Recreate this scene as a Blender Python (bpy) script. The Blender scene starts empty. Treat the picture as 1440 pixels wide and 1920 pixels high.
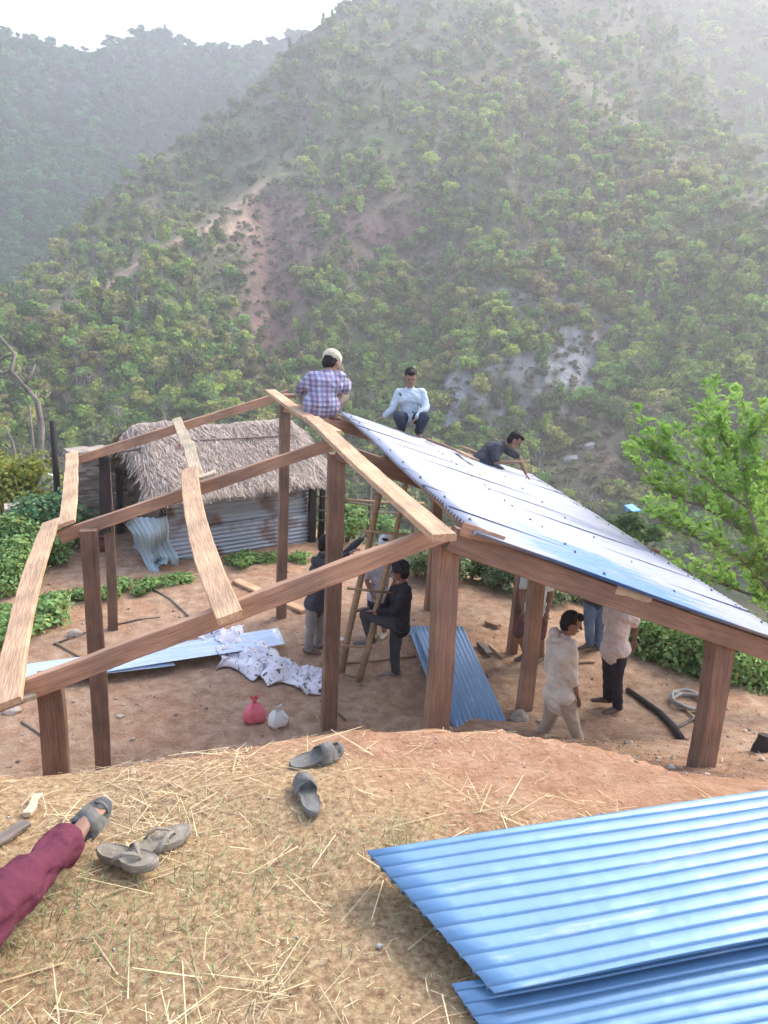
import bpy, bmesh, math, random
import numpy as np
from mathutils import Vector, Matrix
from mathutils.bvhtree import BVHTree

C = bpy.context.scene.collection
SC = bpy.context.scene
R_ = math.radians
random.seed(7)
rng = np.random.default_rng(7)

# ------------------------------------------------------------------ camera
CAM = np.array([-1.924, -4.684, 5.005]); YAW, PIT, ROLL, FPX = .304, .274, .052, 1460.0
fw = np.array([math.sin(YAW)*math.cos(PIT), math.cos(YAW)*math.cos(PIT), -math.sin(PIT)])
r0 = np.array([math.cos(YAW), -math.sin(YAW), 0.0]); u0 = np.cross(r0, fw)
rt = r0*math.cos(ROLL) + u0*math.sin(ROLL); up = -r0*math.sin(ROLL) + u0*math.cos(ROLL)
cd = bpy.data.cameras.new('camera'); cam = bpy.data.objects.new('camera', cd); C.objects.link(cam)
cd.sensor_fit = 'VERTICAL'; cd.sensor_height = 24.0; cd.lens = 24.0*FPX/1920.0
cd.clip_start = .05; cd.clip_end = 5000
M = Matrix(((rt[0], up[0], -fw[0], CAM[0]), (rt[1], up[1], -fw[1], CAM[1]), (rt[2], up[2], -fw[2], CAM[2]), (0, 0, 0, 1)))
cam.matrix_world = M
SC.camera = cam

def ray(x, y):
    return fw + rt*(x-720)/FPX - up*(y-960)/FPX
def at_z(x, y, z):                      # point of a horizontal level seen at a photo position
    d = ray(x, y); return Vector(CAM + d*(z-CAM[2])/d[2])
def at_d(x, y, d):                      # point at a given depth
    return Vector(CAM + ray(x, y)*d)
def at_plane(x, y, p0, n):
    d = ray(x, y); p0 = np.array(p0); n = np.array(n)
    return Vector(CAM + d*(np.dot(p0-CAM, n)/np.dot(d, n)))
def depth(P):
    return float(np.dot(np.array(P)-CAM, fw))

# ------------------------------------------------------------------ light
W = bpy.data.worlds.new('World'); SC.world = W; W.use_nodes = True
nt = W.node_tree; bg = nt.nodes['Background']
sky = nt.nodes.new('ShaderNodeTexSky'); sky.sky_type = 'NISHITA'; sky.sun_disc = False
SUN_EL, SUN_AZ = 44.0, 66.0            # azimuth clockwise from +Y
sky.sun_elevation = R_(SUN_EL); sky.sun_rotation = R_(SUN_AZ)
sky.dust_density = 5.0; sky.air_density = 1.2; sky.ozone_density = 1.0; sky.altitude = 900
nt.links.new(sky.outputs[0], bg.inputs[0]); bg.inputs[1].default_value = 0.15
sl = bpy.data.lights.new('sun', 'SUN'); sl.energy = 1.15; sl.angle = R_(20); sl.color = (1, .95, .87)
so = bpy.data.objects.new('sun', sl); C.objects.link(so)
sd = Vector((math.sin(R_(SUN_AZ))*math.cos(R_(SUN_EL)), math.cos(R_(SUN_AZ))*math.cos(R_(SUN_EL)), math.sin(R_(SUN_EL))))
so.rotation_euler = sd.to_track_quat('Z', 'Y').to_euler()
SC.view_settings.view_transform = 'Standard'; SC.view_settings.look = 'None'
SC.view_settings.exposure = 1.88; SC.view_settings.gamma = 1.0
SC.render.engine = 'CYCLES'
SC.cycles.max_bounces = 6; SC.cycles.diffuse_bounces = 3; SC.cycles.glossy_bounces = 2
SC.cycles.transmission_bounces = 2; SC.cycles.volume_bounces = 1; SC.cycles.transparent_max_bounces = 6
SC.cycles.use_denoising = True

# ------------------------------------------------------------------ noise
def _h(ix, iy, s):
    n = (ix.astype(np.int64)*374761393 + iy.astype(np.int64)*668265263 + s*974711) & 0x7fffffff
    n = ((n ^ (n >> 13))*1274126177) & 0x7fffffff
    n = (n ^ (n >> 16)) & 0xffffff
    return n/float(0xffffff)
def vn(x, y, s=0):
    x = np.asarray(x, float); y = np.asarray(y, float)
    ix, iy = np.floor(x), np.floor(y); fx, fy = x-ix, y-iy
    fx = fx*fx*(3-2*fx); fy = fy*fy*(3-2*fy)
    a, b, c, d = _h(ix, iy, s), _h(ix+1, iy, s), _h(ix, iy+1, s), _h(ix+1, iy+1, s)
    return (a*(1-fx)+b*fx)*(1-fy) + (c*(1-fx)+d*fx)*fy
def fbm(x, y, o=4, s=0, g=.5):
    t = 0; a = 1; n = 0
    for i in range(o):
        t = t + a*vn(np.asarray(x)*2**i, np.asarray(y)*2**i, s+i*7); n += a; a *= g
    return t/n*2-1
def sst(a, b, x):
    t = np.clip((np.asarray(x, float)-a)/(b-a), 0, 1); return t*t*(3-2*t)

# ------------------------------------------------------------------ materials
MATS = {}
def mat(name, cols, rough=.85, scale=4.0, detail=4.0, bump=0.0, bscale=None, metallic=0.0, stretch=None, spec=.3,
        rand=0.0, attr=None, coat=0.0, sss=0.0, rough2=None):
    """noise-mixed colours (2 or 3), optional bump, per-object value shift, optional colour attribute multiply"""
    m = bpy.data.materials.new(name); m.use_nodes = True; MATS[name] = m
    n = m.node_tree.nodes; l = m.node_tree.links; b = n['Principled BSDF']
    tc = n.new('ShaderNodeTexCoord'); mp = n.new('ShaderNodeMapping')
    l.new(tc.outputs['Object'], mp.inputs[0])
    if stretch: mp.inputs['Scale'].default_value = stretch
    ns = n.new('ShaderNodeTexNoise'); ns.inputs['Scale'].default_value = scale; ns.inputs['Detail'].default_value = detail
    ns.inputs['Roughness'].default_value = .62
    l.new(mp.outputs[0], ns.inputs['Vector'])
    cr = n.new('ShaderNodeValToRGB'); l.new(ns.outputs['Fac'], cr.inputs[0])
    el = cr.color_ramp.elements
    el[0].position = .32; el[0].color = (*cols[0], 1); el[1].position = .68; el[1].color = (*cols[-1], 1)
    if len(cols) == 3:
        e = el.new(.5); e.color = (*cols[1], 1)
    out = cr.outputs[0]
    if attr:
        at = n.new('ShaderNodeAttribute'); at.attribute_name = attr
        mx = n.new('ShaderNodeMix'); mx.data_type = 'RGBA'; mx.blend_type = 'MULTIPLY'; mx.inputs['Factor'].default_value = 1
        l.new(out, mx.inputs['A']); l.new(at.outputs['Color'], mx.inputs['B']); out = mx.outputs['Result']
    if rand:
        oi = n.new('ShaderNodeObjectInfo'); hs = n.new('ShaderNodeHueSaturation'); mr = n.new('ShaderNodeMapRange')
        mr.inputs['To Min'].default_value = 1-rand; mr.inputs['To Max'].default_value = 1+rand
        l.new(oi.outputs['Random'], mr.inputs['Value']); l.new(mr.outputs[0], hs.inputs['Value']); l.new(out, hs.inputs['Color'])
        out = hs.outputs[0]
    l.new(out, b.inputs['Base Color'])
    b.inputs['Roughness'].default_value = rough; b.inputs['Metallic'].default_value = metallic
    b.inputs['Specular IOR Level'].default_value = spec; b.inputs['Coat Weight'].default_value = coat
    if sss:
        b.inputs['Subsurface Weight'].default_value = sss; b.inputs['Subsurface Scale'].default_value = .02
    if rough2 is not None:
        mr2 = n.new('ShaderNodeMapRange'); mr2.inputs['To Min'].default_value = rough; mr2.inputs['To Max'].default_value = rough2
        l.new(ns.outputs['Fac'], mr2.inputs['Value']); l.new(mr2.outputs[0], b.inputs['Roughness'])
    if bump:
        bn = n.new('ShaderNodeTexNoise'); bn.inputs['Scale'].default_value = bscale or scale*4; bn.inputs['Detail'].default_value = 5
        l.new(mp.outputs[0], bn.inputs['Vector'])
        bp = n.new('ShaderNodeBump'); bp.inputs['Strength'].default_value = bump; bp.inputs['Distance'].default_value = .02
        l.new(bn.outputs['Fac'], bp.inputs['Height']); l.new(bp.outputs[0], b.inputs['Normal'])
    return m

# ------------------------------------------------------------------ mesh collector
class MB:
    def __init__(s): s.v = []; s.f = []; s.c = []
    def add(s, vs, fs, col=None):
        o = len(s.v); s.v += [tuple(v) for v in vs]; s.f += [tuple(i+o for i in f) for f in fs]
        if col is not None: s.c += [col]*len(vs)
    def build(s, name, m=None, parent=None, smooth=False, attr='tint'):
        me = bpy.data.meshes.new(name); me.from_pydata(s.v, [], s.f); me.update()
        if s.c and len(s.c) == len(s.v):
            a = me.color_attributes.new(attr, 'FLOAT_COLOR', 'POINT')
            a.data.foreach_set('color', np.array([(*c, 1) for c in s.c], np.float32).ravel())
        return link(name, me, m, parent, smooth)
    def box(s, c, ax, ay, az, col=None, bev=0):        # centre and three half-axis vectors
        c, ax, ay, az = map(Vector, (c, ax, ay, az)); vs = []
        for i in (-1, 1):
            for j in (-1, 1):
                for k in (-1, 1): vs.append(c+ax*i+ay*j+az*k)
        s.add(vs, [(0, 1, 3, 2), (4, 6, 7, 5), (0, 4, 5, 1), (2, 3, 7, 6), (0, 2, 6, 4), (1, 5, 7, 3)], col)
    def tube(s, pts, rad, n=6, col=None, cap=True, flat=1.0):
        pts = [Vector(p) for p in pts]; k = len(pts)
        if not hasattr(rad, '__len__'): rad = [rad]*k
        vs = []; fs = []; a = None
        for i, p in enumerate(pts):
            t = (pts[min(i+1, k-1)]-pts[max(i-1, 0)]).normalized()
            if a is None:
                a = t.cross(Vector((0, 0, 1)))
                if a.length < .05: a = t.cross(Vector((1, 0, 0)))
            a = (a - t*a.dot(t)).normalized(); b = t.cross(a)
            for q in range(n):
                w = 2*math.pi*q/n; vs.append(p + a*math.cos(w)*rad[i] + b*math.sin(w)*rad[i]*flat)
        for i in range(k-1):
            for q in range(n):
                fs.append((i*n+q, i*n+(q+1) % n, (i+1)*n+(q+1) % n, (i+1)*n+q))
        if cap: fs.append(tuple(range(n-1, -1, -1))); fs.append(tuple((k-1)*n+q for q in range(n)))
        s.add(vs, fs, col)

def link(name, me, m=None, parent=None, smooth=False):
    me.name = name
    o = bpy.data.objects.new(name, me); C.objects.link(o)
    if m is not None: me.materials.append(MATS[m] if isinstance(m, str) else m)
    if smooth: me.polygons.foreach_set('use_smooth', [True]*len(me.polygons))
    if parent is not None: o.parent = parent
    return o
def np_mesh(name, V, F, m=None, parent=None, smooth=False, cols=None, attr='tint'):
    V = np.asarray(V, np.float32); F = np.asarray(F, np.int32)
    me = bpy.data.meshes.new(name); me.vertices.add(len(V)); me.vertices.foreach_set('co', V.ravel())
    k = F.shape[1]; me.loops.add(F.size); me.loops.foreach_set('vertex_index', F.ravel())
    me.polygons.add(len(F)); me.polygons.foreach_set('loop_start', np.arange(0, F.size, k, dtype=np.int32))
    me.update(calc_edges=True); me.validate()
    if cols is not None:
        a = me.color_attributes.new(attr, 'FLOAT_COLOR', 'POINT')
        cc = np.ones((len(V), 4), np.float32); cc[:, :3] = cols; a.data.foreach_set('color', cc.ravel())
    return link(name, me, m, parent, smooth)
def empty(name, loc, label=None, cat=None, group=None):
    o = bpy.data.objects.new(name, None); C.objects.link(o); o.location = loc
    o.empty_display_size = .1
    tag(o, label, cat, group); return o
def tag(o, label=None, cat=None, group=None, kind=None):
    if label: o['label'] = label
    if cat: o['category'] = cat
    if group: o['group'] = group
    if kind: o['kind'] = kind
    return o
def part(mb, name, m, root, smooth=False):             # mesh in world coordinates parented to an empty that sits at root.location
    L = Vector(root.location); mb.v = [tuple(Vector(v)-L) for v in mb.v]
    return mb.build(name, m, root, smooth)
# ================================================================== SETTING
# ---- ground height
EX = [-12, -2.6, -.88, -.2, .14, .52, 1.5, 3, 6, 12]
EY = [-1.2, -1.35, -1.37, -1.49, -1.69, -2.03, -2.45, -2.9, -3.6, -5]
def ground_h(x, y, fine=True):
    x = np.asarray(x, float); y = np.asarray(y, float)
    u = y - np.interp(x, EX, EY) + .12*fbm(x*1.3, y*.5, 3, 5)
    wd = 2.5 + 3.6*sst(-.3, 1.8, x)
    t = np.clip(u/wd, 0, 1)
    bank = np.where(u < 0, 2.86+.2*(1-np.exp(np.minimum(u, 0)*1.1)), 2.86*(1-t)**1.35)
    d = np.maximum.reduce([x-6.4+.27*(y-3), (x-5.3)*.77+(y-6.8)*.64-.3, y-15.5, -x-11.0+.0*y])
    d = d + .35*fbm(x*.5, y*.5, 3, 21)
    drop = -.62*np.log1p(np.exp(np.clip(d*2.5, -30, 30)))/2.5 - .62*np.maximum(d-12, 0)
    drop = np.where(d > 12, -.62*d, drop)
    drop = np.maximum(drop, -34)
    z = bank + drop
    # old hillside off to the left and behind stays rough
    z = z + .05*fbm(x*.45, y*.45, 3, 3) + np.where(np.abs(d) < 60, 1, 1)*sst(3, 30, d)*2.2*fbm(x*.06, y*.06, 4, 9)
    if fine:
        z = z + .022*fbm(x*2.3, y*2.3, 4, 31) + .010*fbm(x*9, y*9, 3, 33)
        for (hx, hy, hr, hd) in HOLES:
            q = np.exp(-(((x-hx)**2+(y-hy)**2)/hr**2)); z = z - hd*q
    return z
HOLES = [(-2.35, 2.95, .38, .28), (1.22, 3.75, .32, .12), (2.95, 2.2, .38, .20), (3.2, -.2, .3, .18), (3.05, .25, .2, .1), (-.4, -1.9, .35, .06),
         (.1, -2.1, .3, .05), (-1.5, -2.35, .25, .04)]
def gz(x, y): return float(ground_h(np.array([x]), np.array([y]))[0])
def on_ground(px, py, z0=0.0):          # where the ground is seen at a photo position
    z = z0
    for _ in range(12):
        P = at_z(px, py, z); z = .5*z+.5*gz(P.x, P.y)
    return at_z(px, py, z)

def axis(lo, hi, step, flo, fhi, grow=1.09):
    a = list(np.arange(lo, hi, step)); s = step; v = a[0]; L = []
    while v > flo: s *= grow; v -= s; L.append(v)
    s = step; v = a[-1]; H = []
    while v < fhi: s *= grow; v += s; H.append(v)
    return np.array(L[::-1]+a+H)
gxs = axis(-4.2, 6.6, .05, -260, 260); gys = axis(-4.2, 10.5, .055, -60, 300)
GX, GY = np.meshgrid(gxs, gys); GZ = ground_h(GX, GY)
nx, ny = len(gxs), len(gys)
V = np.stack([GX.ravel(), GY.ravel(), GZ.ravel()], 1)
idx = np.arange(nx*ny).reshape(ny, nx)
F = np.stack([idx[:-1, :-1].ravel(), idx[:-1, 1:].ravel(), idx[1:, 1:].ravel(), idx[1:, :-1].ravel()], 1)
# masks: r straw terrace, g yard dust (greyer), b wild hillside
ter = sst(.10, -.60, GY-np.interp(GX, EX, EY)+.8*fbm(GX*1.3, GY*1.3, 3, 41)+.8*sst(-1.7, .1, GX))
dd = np.maximum.reduce([GX-6.4+.27*(GY-3), (GX-5.3)*.77+(GY-6.8)*.64-.2, np.where(GY > 6, -GX-4.3-.25*(GY-7), -GX-7), GY-13])
wild = sst(-.25, .35, dd+.5*fbm(GX*.8, GY*.8, 3, 43))
yardm = sst(.5, 2.5, GY-np.interp(GX, EX, EY)-1.0+.8*fbm(GX*.7, GY*.7, 3, 47))
cols = np.stack([ter.ravel(), yardm.ravel(), wild.ravel()], 1)

def ground_mat():
    m = bpy.data.materials.new('ground_soil'); m.use_nodes = True; MATS['ground_soil'] = m
    n = m.node_tree.nodes; l = m.node_tree.links; b = n['Principled BSDF']; b.inputs['Roughness'].default_value = .95
    b.inputs['Specular IOR Level'].default_value = .15
    tc = n.new('ShaderNodeTexCoord'); at = n.new('ShaderNodeAttribute'); at.attribute_name = 'mask'
    sp = n.new('ShaderNodeSeparateColor'); l.new(at.outputs['Color'], sp.inputs[0])
    def noise(sc, de=5, ro=.6):
        q = n.new('ShaderNodeTexNoise'); q.inputs['Scale'].default_value = sc; q.inputs['Detail'].default_value = de
        q.inputs['Roughness'].default_value = ro; l.new(tc.outputs['Object'], q.inputs['Vector']); return q.outputs['Fac']
    def ramp(f, *st):
        r = n.new('ShaderNodeValToRGB'); l.new(f, r.inputs[0]); e = r.color_ramp.elements
        e[0].position, e[0].color = st[0][0], (*st[0][1], 1); e[1].position, e[1].color = st[-1][0], (*st[-1][1], 1)
        for p, c in st[1:-1]: k = e.new(p); k.color = (*c, 1)
        return r.outputs[0]
    def mix(f, a, c, mode='MIX'):
        x = n.new('ShaderNodeMix'); x.data_type = 'RGBA'; x.blend_type = mode
        if isinstance(f, float): x.inputs['Factor'].default_value = f
        else: l.new(f, x.inputs['Factor'])
        l.new(a, x.inputs['A']); l.new(c, x.inputs['B']); return x.outputs['Result']
    big, mid, fine = noise(.9), noise(5.5), noise(38, 6, .7)
    red = ramp(mid, (.3, (.31, .16, .09)), (.5, (.41, .23, .135)), (.72, (.50, .31, .195)))
    dust = ramp(mid, (.3, (.28, .17, .105)), (.5, (.40, .26, .17)), (.7, (.51, .36, .25)))
    straw = ramp(fine, (.30, (.29, .165, .09)), (.52, (.42, .285, .155)), (.74, (.56, .43, .25)))
    wildc = ramp(mid, (.3, (.05, .06, .025)), (.55, (.12, .11, .055)), (.75, (.20, .15, .09)))
    c = mix(sp.outputs[1], red, dust)
    c = mix(ramp(big, (.48, (0, 0, 0)), (.62, (.75, .75, .75))), c, red)
    c = mix(sp.outputs[0], c, straw)
    c = mix(sp.outputs[2], c, wildc)
    spk = ramp(fine, (.25, (.55, .52, .5)), (.5, (1, 1, 1)), (.75, (1.25, 1.22, 1.2)))
    c = mix(.8, c, spk, 'MULTIPLY')
    l.new(c, b.inputs['Base Color'])
    bp = n.new('ShaderNodeBump'); bp.inputs['Strength'].default_value = .9; bp.inputs['Distance'].default_value = .03
    l.new(noise(22, 8, .7), bp.inputs['Height']); l.new(bp.outputs[0], b.inputs['Normal'])
ground_mat()
g = np_mesh('ground', V, F, 'ground_soil', None, True, cols, 'mask'); tag(g, kind='structure')

# ---- hills: surfaces laid out by bearing, elevation and distance around the viewpoint
def hill_points(X, Y, D):               # D = distance along the ground
    d0 = fw + rt*((X-720)/FPX)[..., None] - up*((Y-960)/FPX)[..., None]
    hl = np.hypot(d0[..., 0], d0[..., 1])
    return CAM + d0*(D/hl)[..., None], d0[..., 2]/hl
def tan_e(X, Y): return hill_points(X, Y, np.ones_like(X))[1]
def interp(x, tab):
    a = np.array(tab, float); return np.interp(x, a[:, 0], a[:, 1])
CR1 = [(-500, 700), (-300, 640), (0, 555), (60, 500), (150, 420), (220, 345), (300, 285), (380, 240), (450, 190), (500, 130), (560, 74), (600, 46),
       (660, 0), (800, -110), (1000, -200), (1150, -100), (1240, 10), (1290, 120), (1345, 215), (1440, 335), (1600, 470), (1800, 600)]
CR2 = [(-500, -20), (-300, 20), (0, 62), (60, 76), (120, 90), (172, 98), (200, 86), (240, 74), (268, 58), (295, 56), (322, 70), (350, 85), (430, 92),
       (500, 83), (530, 72), (545, 64), (575, 72), (700, 40), (900, 60), (1100, 120)]
CR3 = [(900, -200), (1500, -260), (1900, -200)]
K1 = [(-500, 860), (-200, 740), (0, 632), (160, 560), (300, 470), (400, 415), (520, 325), (600, 300), (720, 280)]
K2 = [(880, -80), (930, 0), (1020, 90), (1100, 175), (1200, 262), (1290, 330), (1440, 400), (1600, 480), (1800, 600)]
def D1(X, Y):
    te = tan_e(X, Y)
    d = 118.0/(.66-te)
    d = d + 42*sst(-4, 34, interp(X, K1)-Y)*sst(680, 420, X)
    d = d + 40*sst(-6, 40, interp(X, K2)-Y)*sst(860, 1000, X)
    d = d*(1+.075*fbm(X*.0042+Y*.0016, Y*.0030, 4, 51)+.018*fbm(X*.02, Y*.012, 3, 57)*1.0)
    # gullies running down the slope
    g1 = np.exp(-((X-(505+(Y-330)*.06))/38)**2)*sst(300, 420, Y)*sst(900, 620, Y)
    g2 = np.exp(-((X-(840-(Y-250)*.25))/55)**2)*sst(150, 380, Y)
    return d*(1+.05*g1+.035*g2)
def D2(X, Y):
    te = tan_e(X, Y); d = 330.0/(.86-te)
    return d*(1+.10*fbm(X*.006+.3, Y*.0025, 4, 61))+0*X
def D3(X, Y):
    te = tan_e(X, Y); d = 245.0/(.80-te)
    return d*(1+.06*fbm(X*.004, Y*.003, 4, 71))
def hillcol1(X, Y):
    """bare soil, rock, dry grass and litter as they lie on the slope"""
    n1 = fbm(X*.011, Y*.009, 4, 81); n2 = fbm(X*.05, Y*.03, 3, 83)
    litter = np.array([.135, .125, .075]); green = np.array([.12, .14, .06]); purple = np.array([.20, .12, .105])
    tan = np.array([.40, .28, .19]); rock = np.array([.30, .29, .29])
    c = litter*(1+.35*n2[..., None]); k = sst(-.1, .4, n1)[..., None]; c = c*(1-k)+green*k
    p = np.exp(-((X-(500+(Y-330)*.08))/75)**2)*sst(320, 400, Y)*sst(760, 600, Y) + np.exp(-(((X-720)/110)**2+((Y-430)/75)**2))
    p = np.clip(p*(1.1+.6*n2), 0, 1)[..., None]; c = c*(1-p)+purple*p
    t = np.exp(-((interp(X, K1)-Y+2)/10)**2)*sst(560, 470, X)*sst(60, 160, X)*1.0 + .6*np.exp(-(((X-430)/70)**2+((Y-430-(430-X)*.2)/45)**2))
    t = np.clip(t*(1+.8*n2), 0, 1)[..., None]; c = c*(1-t)+tan*t
    r = np.exp(-(((X-1030-(Y-680)*-.3)/120)**2+((Y-690)/95)**2)) + .8*np.exp(-(((X-860)/60)**2+((Y-760)/60)**2)) + .5*np.exp(-(((X-1000)/60)**2+((Y-560)/50)**2))
    r = np.clip(r*(1.0+1.6*n2+.6*n1)*1.2, 0, 1)[..., None]; c = c*(1-r)+rock*r
    q = np.exp(-(((X-1120)/90)**2+((Y-870)/100)**2)); q = np.clip(q*(1+n2), 0, 1)[..., None]*.7; c = c*(1-q)+purple*1.15*q
    return c
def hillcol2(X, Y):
    n = fbm(X*.02, Y*.012, 4, 91)[..., None]; c = np.array([.035, .075, .065])*(1+.5*n)  # soil carries the same blue green haze tint as the far wood
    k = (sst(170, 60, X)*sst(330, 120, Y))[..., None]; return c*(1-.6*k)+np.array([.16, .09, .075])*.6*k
def hillcol3(X, Y):
    n = fbm(X*.02, Y*.012, 4, 95)[..., None]; return np.array([.10, .11, .065])*(1+.5*n)
def hill(name, crest, DF, CF, x0, x1, ybot, nx, ny, back):
    xs = np.linspace(x0, x1, nx); t = np.linspace(0, 1, ny)
    X = np.repeat(xs[None], ny, 0); yc = interp(xs, crest)[None]
    Y = ybot + (yc-ybot)*t[:, None]
    D = DF(X, Y); P, _ = hill_points(X, Y, D)
    colr = CF(X, Y)
    # the far side falls away behind the crest
    rows = [P]; cl = [colr]
    top = P[-1]; hv = top[:, :2]-CAM[:2]; hv /= np.linalg.norm(hv, axis=1)[:, None]
    for k in (1, 2, 3):
        q = top.copy(); q[:, :2] += hv*back*k/3; q[:, 2] -= back*.7*(k/3)**1.2+ .5; rows.append(q[None]); cl.append(colr[-1:])
    P = np.concatenate(rows); colr = np.concatenate(cl); ny2 = ny+3
    idx = np.arange(nx*ny2).reshape(ny2, nx)
    F = np.stack([idx[:-1, :-1].ravel(), idx[:-1, 1:].ravel(), idx[1:, 1:].ravel(), idx[1:, :-1].ravel()], 1)
    o = np_mesh(name, P.reshape(-1, 3), F, 'hill_soil', None, True, colr.reshape(-1, 3)); tag(o, kind='structure'); return o
mat('hill_soil', [(.55, .55, .55), (1, 1, 1), (1.5, 1.45, 1.4)], .95, .35, 8, 1.0, 1.2, attr='tint', spec=.1)
MATS['hill_soil'].node_tree.nodes['Bump'].inputs['Distance'].default_value = .6
hill('hillside', CR1, D1, hillcol1, -500, 1800, 1130, 520, 300, 260)
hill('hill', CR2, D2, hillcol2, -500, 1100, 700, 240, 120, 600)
hill('hill', CR3, D3, hillcol3, 900, 1900, 620, 120, 90, 500)

# ---- tree crowns as clouds of leaf clumps, bare trees as twigs
def crown_leaves(n, rx, rz, lobes, leaf, seed, up_bias=.3):
    """n leaf quads spread over a few uneven lobes; returns (n,4,3) corners, base at z=0"""
    r = np.random.default_rng(seed)
    lc = []; 
    for i in range(lobes):
        a = r.uniform(0, 6.28); q = r.uniform(0, .62)
        lc.append((math.cos(a)*q*rx, math.sin(a)*q*rx, rz*r.uniform(.45, 1.55), r.uniform(.30, .55)))
    lc = np.array(lc); w = lc[:, 3]**2; k = r.choice(lobes, n, p=w/w.sum())
    d = r.normal(size=(n, 3)); d /= np.linalg.norm(d, axis=1)[:, None]
    rr = r.uniform(.35, 1, n)**.45*(1+.25*r.normal(size=n)*.5)
    P = lc[k, :3] + d*(rr*lc[k, 3])[:, None]*np.array([rx, rx, rz*.95])
    nrm = d + r.normal(size=(n, 3))*.55 + np.array([0, 0, up_bias]); nrm /= np.linalg.norm(nrm, axis=1)[:, None]
    t = np.cross(nrm, r.normal(size=(n, 3))); t /= np.linalg.norm(t, axis=1)[:, None]; b = np.cross(nrm, t)
    s = leaf*r.uniform(.55, 1.35, n)[:, None]
    bend = nrm*s*.35
    return np.stack([P-t*s-b*s*.55, P+t*s*.9-b*s*.6-bend, P+t*s+b*s*.55, P-t*s*.8+b*s*.65-bend*.6], 1)
def twig_quads(seed, h, n=46, spread=.42):
    """thin tapering limbs of a leafless tree as three-sided tubes -> quads (m,4,3)"""
    r = np.random.default_rng(seed); segs = []
    def grow(p, d, L, rad, lv):
        q = p+d*L; segs.append((p, q, rad, rad*.6))
        if lv == 0: return
        for _ in range(r.integers(2, 4)):
            e = d + r.normal(size=3)*spread*np.array([1, 1, .45])+np.array([0, 0, .12]); e /= np.linalg.norm(e)
            grow(p+d*L*r.uniform(.55, 1), e, L*r.uniform(.55, .8), rad*.55, lv-1)
    grow(np.zeros(3), np.array([0, 0, 1.0]), h*.36, h*.016, 4)
    Q = []
    for a, b_, ra, rb in segs[:n*3]:
        d = b_-a; s1 = np.cross(d, [0.3, .9, .1]); s1 /= np.linalg.norm(s1)+1e-9; s2 = np.cross(d, s1); s2 /= np.linalg.norm(s2)+1e-9
        tri = [s1, -.5*s1+.866*s2, -.5*s1-.866*s2]
        for i in range(3):
            u, v = tri[i], tri[(i+1) % 3]; Q.append([a+u*ra, a+v*ra, b_+v*rb, b_+u*rb])
    return np.array(Q)
def quads_obj(name, Q, m, parent=None, cols=None):
    n = len(Q); V = Q.reshape(-1, 3); F = np.arange(4*n).reshape(n, 4)
    return np_mesh(name, V, F, m, parent, False, None if cols is None else np.repeat(cols, 4, 0))
def trunk_quads(h, rad, seed=0):
    r = np.random.default_rng(seed); Q = []; p = np.zeros(3); n = 6
    ring = lambda c, q: np.array([[c[0]+q*math.cos(6.283*i/n), c[1]+q*math.sin(6.283*i/n), c[2]] for i in range(n)])
    pr = ring(p-[0, 0, h*.15], rad*1.25)
    for k in range(1, 5):
        c = np.array([r.normal()*h*.03, r.normal()*h*.03, h*k/4]); cu = ring(c, rad*(1-.18*k))
        for i in range(n): Q.append([pr[i], pr[(i+1) % n], cu[(i+1) % n], cu[i]])
        pr = cu
    for k in range(4):
        d = r.normal(size=3); d[2] = abs(d[2])+.8; d /= np.linalg.norm(d); a = np.array([0, 0, h*(.6+.1*k)]); b_ = a+d*h*.6
        s1 = np.cross(d, [0, 0, 1]); s1 /= np.linalg.norm(s1); s2 = np.cross(d, s1); ra, rb = rad*.5, rad*.2
        tri = [s1, -.5*s1+.866*s2, -.5*s1-.866*s2]
        for i in range(3):
            u, v = tri[i], tri[(i+1) % 3]; Q.append([a+u*ra, a+v*ra, b_+v*rb, b_+u*rb])
    return np.array(Q)

def leafmat(name, c1, c2, rand=.25, attr=None):
    m = mat(name, [c1, c2], .7, .8, 3, attr=attr, rand=rand, spec=.2)
    n = m.node_tree.nodes; l = m.node_tree.links; b = n['Principled BSDF']; o = n['Material Output']
    tr = n.new('ShaderNodeBsdfTranslucent'); ms = n.new('ShaderNodeMixShader'); ms.inputs[0].default_value = .35
    src = b.inputs['Base Color'].links[0].from_socket
    l.new(src, tr.inputs[0]); l.new(b.outputs[0], ms.inputs[1]); l.new(tr.outputs[0], ms.inputs[2]); l.new(ms.outputs[0], o.inputs[0])
    return m
leafmat('forest_leaf', (.8, .8, .8), (1.2, 1.2, 1.2), 0, 'tint')
mat('forest_twig', [(.8, .8, .8), (1.15, 1.15, 1.15)], .9, 1, 2, attr='tint', spec=.1)
leafmat('leaf_green', (.095, .165, .045), (.16, .25, .06), .3)
leafmat('leaf_olive', (.11, .14, .055), (.19, .21, .08), .25)
mat('bark_grey', [(.16, .13, .11), (.30, .26, .22)], .9, 3, 4, rand=.2)

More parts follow.
